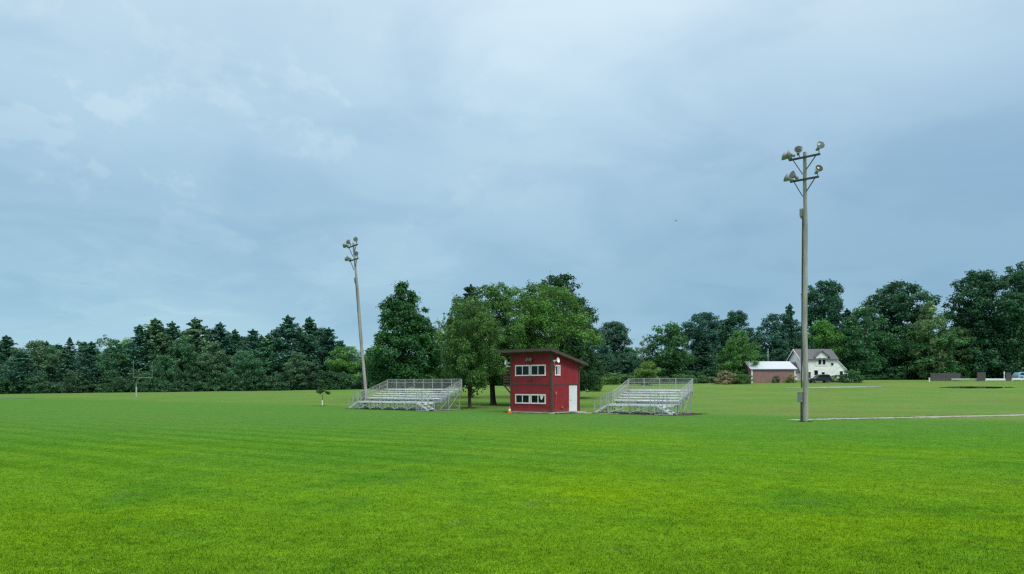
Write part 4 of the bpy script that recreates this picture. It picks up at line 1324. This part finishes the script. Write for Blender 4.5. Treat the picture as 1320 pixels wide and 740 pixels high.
def sapling():
    Y = 80.5; x = spot(415.5, Y)
    crown, trunk, H, W, _ = make_broadleaf(110, 2.9, 1.35, .34, 16, 60, .13, 'oval', .17, trunk_r=.03, nlimb=9)
    e = thing('sapling', 'young sapling with a white trunk guard alone on the grass left of the bleachers', 'tree', (x, Y, gz(x, Y)))
    for nm, me in (('trunk', trunk), ('crown', crown)):
        o = bpy.data.objects.new(nm, me); col.objects.link(o); o.parent = e
        if nm == 'crown': o.color = (.040, .125, .032, 1)
    MB().tube([(0, 0, 0), (0, 0, .62)], .07, 10).build('trunk_guard', M['white_paint'], e, smooth=True)
sapling()

# ------------------------------------------------------------------ far tree lines
LG = 'trees of the left tree line'
left = [
 # px, top, width, Y, template, colour, label
 (8, 432, 46, 160, 'fir1', DK, 'dark conifer cut by the left edge of the photo'),
 (47, 439, 62, 158, 'round1', OLV, 'olive green round tree second from the left edge'),
 (27, 452, 44, 152, 'fir2', BLU, 'low dark conifer in front of the leftmost trees'),
 (90, 435, 58, 157, 'spruce1', DK, 'wide dark spruce with layered boughs left of the goal post'),
 (66, 445, 40, 162, 'oval1', MID, 'mid green oval tree left of the wide dark spruce'),
 (118, 440, 42, 156, 'fir3', BLU, 'bluish conifer just right of the wide dark spruce'),
 (138, 430, 46, 166, 'airy2', OLV, 'open topped tree showing sky through its crown left of the goal post'),
 (152, 438, 44, 155, 'oval2', MID, 'leafy green tree standing just left of the goal post'),
 (166, 436, 34, 163, 'round2', (.085, .165, .030), 'bright yellow green crown peeking above the trees left of the goal post'),
 (180, 418, 44, 156, 'pine1', BLU, 'pointed conifer directly behind the left upright of the goal post'),
 (200, 410, 58, 158, 'fir1', OLV, 'tallest pointed conifer right behind the goal post'),
 (222, 414, 36, 162, 'pine2', DK, 'slim dark pine just right of the goal post conifers'),
 (236, 432, 40, 153, 'oval3', MID, 'low green tree in front of the slim dark pine'),
 (252, 409, 54, 158, 'fir2', OLV, 'broad conifer with a pale pointed top midway along the left tree line'),
 (284, 415, 42, 160, 'pine3', BLU, 'bluish spiky pine right of the broad pale topped conifer'),
 (303, 424, 32, 162, 'pine1', DK, 'thin dark pine before the notch in the left tree line'),
 (275, 440, 44, 152, 'oval1', OLV, 'olive bushy tree standing low before the bluish spiky pine'),
 (326, 424, 38, 158, 'pine2', BLU, 'bluish pine just right of the notch in the left tree line'),
 (346, 430, 40, 156, 'fir3', MID, 'mid green conifer left of the twin tall pines'),
 (371, 406, 46, 157, 'pine3', BLU, 'left one of the twin tall pines near the sapling'),
 (399, 408, 44, 158, 'pine1', DK, 'right one of the twin tall pines near the sapling'),
 (424, 422, 42, 157, 'pine2', BLU, 'dark ragged pine behind the sapling'),
 (446, 446, 52, 153, 'round3', (.060, .145, .034), 'bright green round tree at the right end of the left tree line'),
 (318, 452, 44, 150, 'round2', MID, 'low round green tree under the notch in the left tree line'),
 (385, 454, 40, 150, 'oval2', OLV, 'low olive tree at the foot of the twin tall pines'),
 (476, 455, 50, 165, 'round1', DK, 'dark round tree seen just behind the leaning light pole'),
 (212, 458, 40, 150, 'round1', MID, 'low leafy tree seen just right of the goal post upright'),
]
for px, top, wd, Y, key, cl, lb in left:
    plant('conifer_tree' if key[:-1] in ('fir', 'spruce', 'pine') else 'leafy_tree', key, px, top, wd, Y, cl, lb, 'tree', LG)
RG = 'trees of the right tree line'
right = [
 (788, 414, 62, 205, 'tall1', (.034, .085, .052), 'bluish tree rising just right of the booth trees'),
 (766, 436, 54, 190, 'round1', BLU, 'bluish round tree half hidden by the booth trees'),
 (812, 447, 40, 200, 'oval1', MID, 'low green tree in the dip of the right tree line'),
 (834, 429, 30, 190, 'airy1', (.10, .13, .065), 'thin grey green tree with bare twigs left of the dark round tree'),
 (834, 466, 32, 150, 'round3', (.085, .150, .034), 'small yellow green tree standing behind the right bleacher'),
 (862, 417, 68, 168, 'round2', (.028, .085, .026), 'dark round tree right above the right bleacher'),
 (906, 402, 66, 188, 'tall2', BLU, 'tall bluish tree right of the dark round tree'),
 (950, 399, 62, 190, 'tall3', DK, 'tall tree with a lumpy crown behind the green tree by the shed'),
 (908, 428, 62, 170, 'spruce2', (.020, .062, .034), 'dark spruce with drooping layered boughs left of the shed'),
 (955, 426, 52, 158, 'round1', (.046, .120, .030), 'mid green round tree at the left end of the brown shed'),
 (1000, 404, 58, 182, 'round3', BLU, 'dark bluish tree directly behind the brown shed'),
 (1018, 391, 34, 180, 'pine1', DK, 'dark pointed conifer just left of the right light pole'),
 (1062, 360, 62, 192, 'tall1', DK, 'tallest dark tree right of the light pole behind the house'),
 (1064, 412, 48, 170, 'round2', (.052, .145, .028), 'bright green tree behind the farmhouse roof'),
 (1092, 398, 50, 186, 'pine3', BLU, 'dark conifer in the gap right of the tallest tree behind the house'),
 (1117, 396, 72, 167, 'round1', (.028, .090, .034), 'dense green tree at the right corner of the farmhouse'),
 (1162, 362, 98, 175, 'tall2', (.026, .074, .038), 'broad tall tree with sky gaps right of the farmhouse'),
 (1200, 388, 48, 158, 'oval2', (.070, .125, .050), 'pale yellow green topped tree between the two tallest right hand trees'),
 (1195, 416, 86, 162, 'round3', (.034, .100, .036), 'wide leafy tree above the left end of the board fence'),
 (1265, 347, 98, 166, 'tall3', (.022, .068, .032), 'large dark oak over the board fence'),
 (1238, 420, 40, 163, 'oval3', (.040, .095, .032), 'narrow green tree on the left flank of the large dark oak'),
 (1296, 384, 56, 164, 'oval1', (.024, .072, .030), 'dark oval tree right of the large oak above the white rail'),
 (1328, 334, 84, 168, 'tall1', (.022, .066, .030), 'very tall dark tree cut by the right edge of the photo'),
]
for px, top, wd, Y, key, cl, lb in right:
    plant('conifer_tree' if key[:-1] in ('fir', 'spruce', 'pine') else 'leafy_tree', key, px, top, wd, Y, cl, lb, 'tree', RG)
SG = 'shrubs in front of the right tree line'
for px, top, wd, Y, cl, lb in [
 (935, 478, 34, 150, (.13, .125, .070), 'tan feathery bush left of the brown shed'),
 (958, 482, 24, 149, (.040, .095, .030), 'low green bush touching the left end of the brown shed'),
 (1000, 484, 10, 151, (.040, .080, .030), 'tiny dark bush against the shed wall'),
 (1019, 483, 16, 151, (.10, .125, .035), 'yellowish bush at the right end of the shed wall'),
 (1098, 476, 28, 147, (.028, .080, .028), 'dark bush at the right wall of the farmhouse'),
 (1078, 483, 18, 150, (.055, .105, .030), 'small green bush between the dark car and the farmhouse corner'),
 (786, 480, 30, 158, (.060, .120, .034), 'green shrub behind the left rail of the right bleacher'),
 (806, 482, 26, 160, (.045, .100, .030), 'shrub beside the small yellow green tree'),
 (880, 482, 40, 160, (.038, .092, .028), 'wide low shrub at the foot of the dark round tree'),
 (905, 484, 30, 158, (.045, .100, .034), 'low shrub between the dark spruce and the tan bush'),
]:
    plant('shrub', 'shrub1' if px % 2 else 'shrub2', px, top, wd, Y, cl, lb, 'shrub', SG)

# ------------------------------------------------------------------ the wood behind and the undergrowth at its foot (one mass each)
def mass(name, items, label, cat, mat):
    """many plants nobody could count, joined into one object"""
    rng = np.random.default_rng(77)
    V = []; T = []
    for key, x, y, h, w_, sc in items:
        _, _, H, W, (C, NN, S, TT) = template(key)
        sel = rng.random(len(C)) < sc
        a = rng.random() * 6.28; ca, sa = math.cos(a), math.sin(a)
        c = C[sel] * np.array([w_ / W, w_ / W, h / H])
        c = np.stack([c[:, 0] * ca - c[:, 1] * sa + x, c[:, 0] * sa + c[:, 1] * ca + y, c[:, 2] + gz(x, y)], 1)
        V.append(leaf_quads(c, NN[sel] + rng.normal(size=(sel.sum(), 3)) * .3, S[sel] * 1.25, rng)); T.append(np.repeat(np.clip(TT[sel] + rng.normal() * .12, 0, 1), 4))
    v = np.vstack(V)
    me = raw_mesh(name, v, 4, np.arange(len(v)), mat, np.concatenate(T))
    o = bpy.data.objects.new(name, me); col.objects.link(o)
    tag(o, label, cat, kind='stuff')
    return o
rg = random.Random(3)
items = []
for row, Y in enumerate((172, 184, 198)):
    px = -120
    while px < 1460:
        # lower than the trees in front of it, so that their outline stays the photograph's
        top = np.interp(px, [-120, 0, 160, 200, 300, 420, 470, 560, 700, 800, 830, 900, 1000, 1100, 1180, 1300, 1460], [446, 446, 446, 438, 438, 440, 464, 464, 445, 450, 458, 440, 436, 430, 425, 410, 405]) + rg.uniform(0, 16)
        x = spot(px, Y); h = height_at(top, Y) - gz(x, Y); w_ = rg.uniform(6.5, 10)
        items.append((rg.choice(['fir1', 'fir2', 'pine1', 'round1', 'oval1', 'oval3']), x, Y + rg.uniform(-4, 4), h, w_, .75))
        px += rg.uniform(26, 40)
for px, top in ((60, 440), (76, 444), (108, 440), (190, 424), (211, 424), (238, 426), (268, 424), (294, 427), (313, 433), (337, 432), (357, 424), (386, 421), (412, 422), (436, 440)):
    Y = 166; x = spot(px, Y); items.append((rg.choice(['oval1', 'oval2', 'fir2', 'pine3']), x, Y, height_at(top, Y) - gz(x, Y), rg.uniform(5.5, 7.5), .85))
o = mass('wood', items, 'dense dark wood filling in behind the front trees all along the field', 'wood', M['leaf']); o.color = (.036, .108, .062, 1)
items = []
px = -60
while px < 482:
    Y = 150 + rg.uniform(-2, 4); top = 489 + rg.uniform(-12, 6); x = spot(px, Y)
    items.append((rg.choice(['shrub1', 'shrub2']), x, Y, max(1.0, height_at(top, Y) - gz(x, Y)), rg.uniform(3, 6), .8)); px += rg.uniform(6, 14)
o = mass('undergrowth', items, 'tangled green undergrowth along the foot of the left tree line', 'undergrowth', M['leaf']); o.color = (.046, .116, .056, 1)
items = []
px = 760
while px < 1440:
    if not (962 < px < 1110):
        Y = 163 + rg.uniform(-2, 4); top = 482 + rg.uniform(-10, 4); x = spot(px, Y)
        items.append((rg.choice(['shrub1', 'shrub2']), x, Y, max(1.0, height_at(top, Y) - gz(x, Y)), rg.uniform(3, 6), .8))
    px += rg.uniform(8, 16)
o = mass('undergrowth', items, 'dark undergrowth along the foot of the right tree line', 'undergrowth', M['leaf']); o.color = (.038, .110, .046, 1)

# ------------------------------------------------------------------ render settings
scene.render.engine = 'CYCLES'
cy = scene.cycles
cy.use_denoising = False
cy.filter_width = 1.35
try:
    cy.denoiser = 'OPENIMAGEDENOISE'
    cy.denoising_input_passes = 'RGB_ALBEDO_NORMAL'
    cy.denoising_prefilter = 'ACCURATE'
except Exception: pass
cy.max_bounces = 6; cy.diffuse_bounces = 3; cy.glossy_bounces = 3; cy.transmission_bounces = 3; cy.transparent_max_bounces = 4; cy.volume_bounces = 0
cy.sample_clamp_indirect = 4.0
scene.render.film_transparent = False
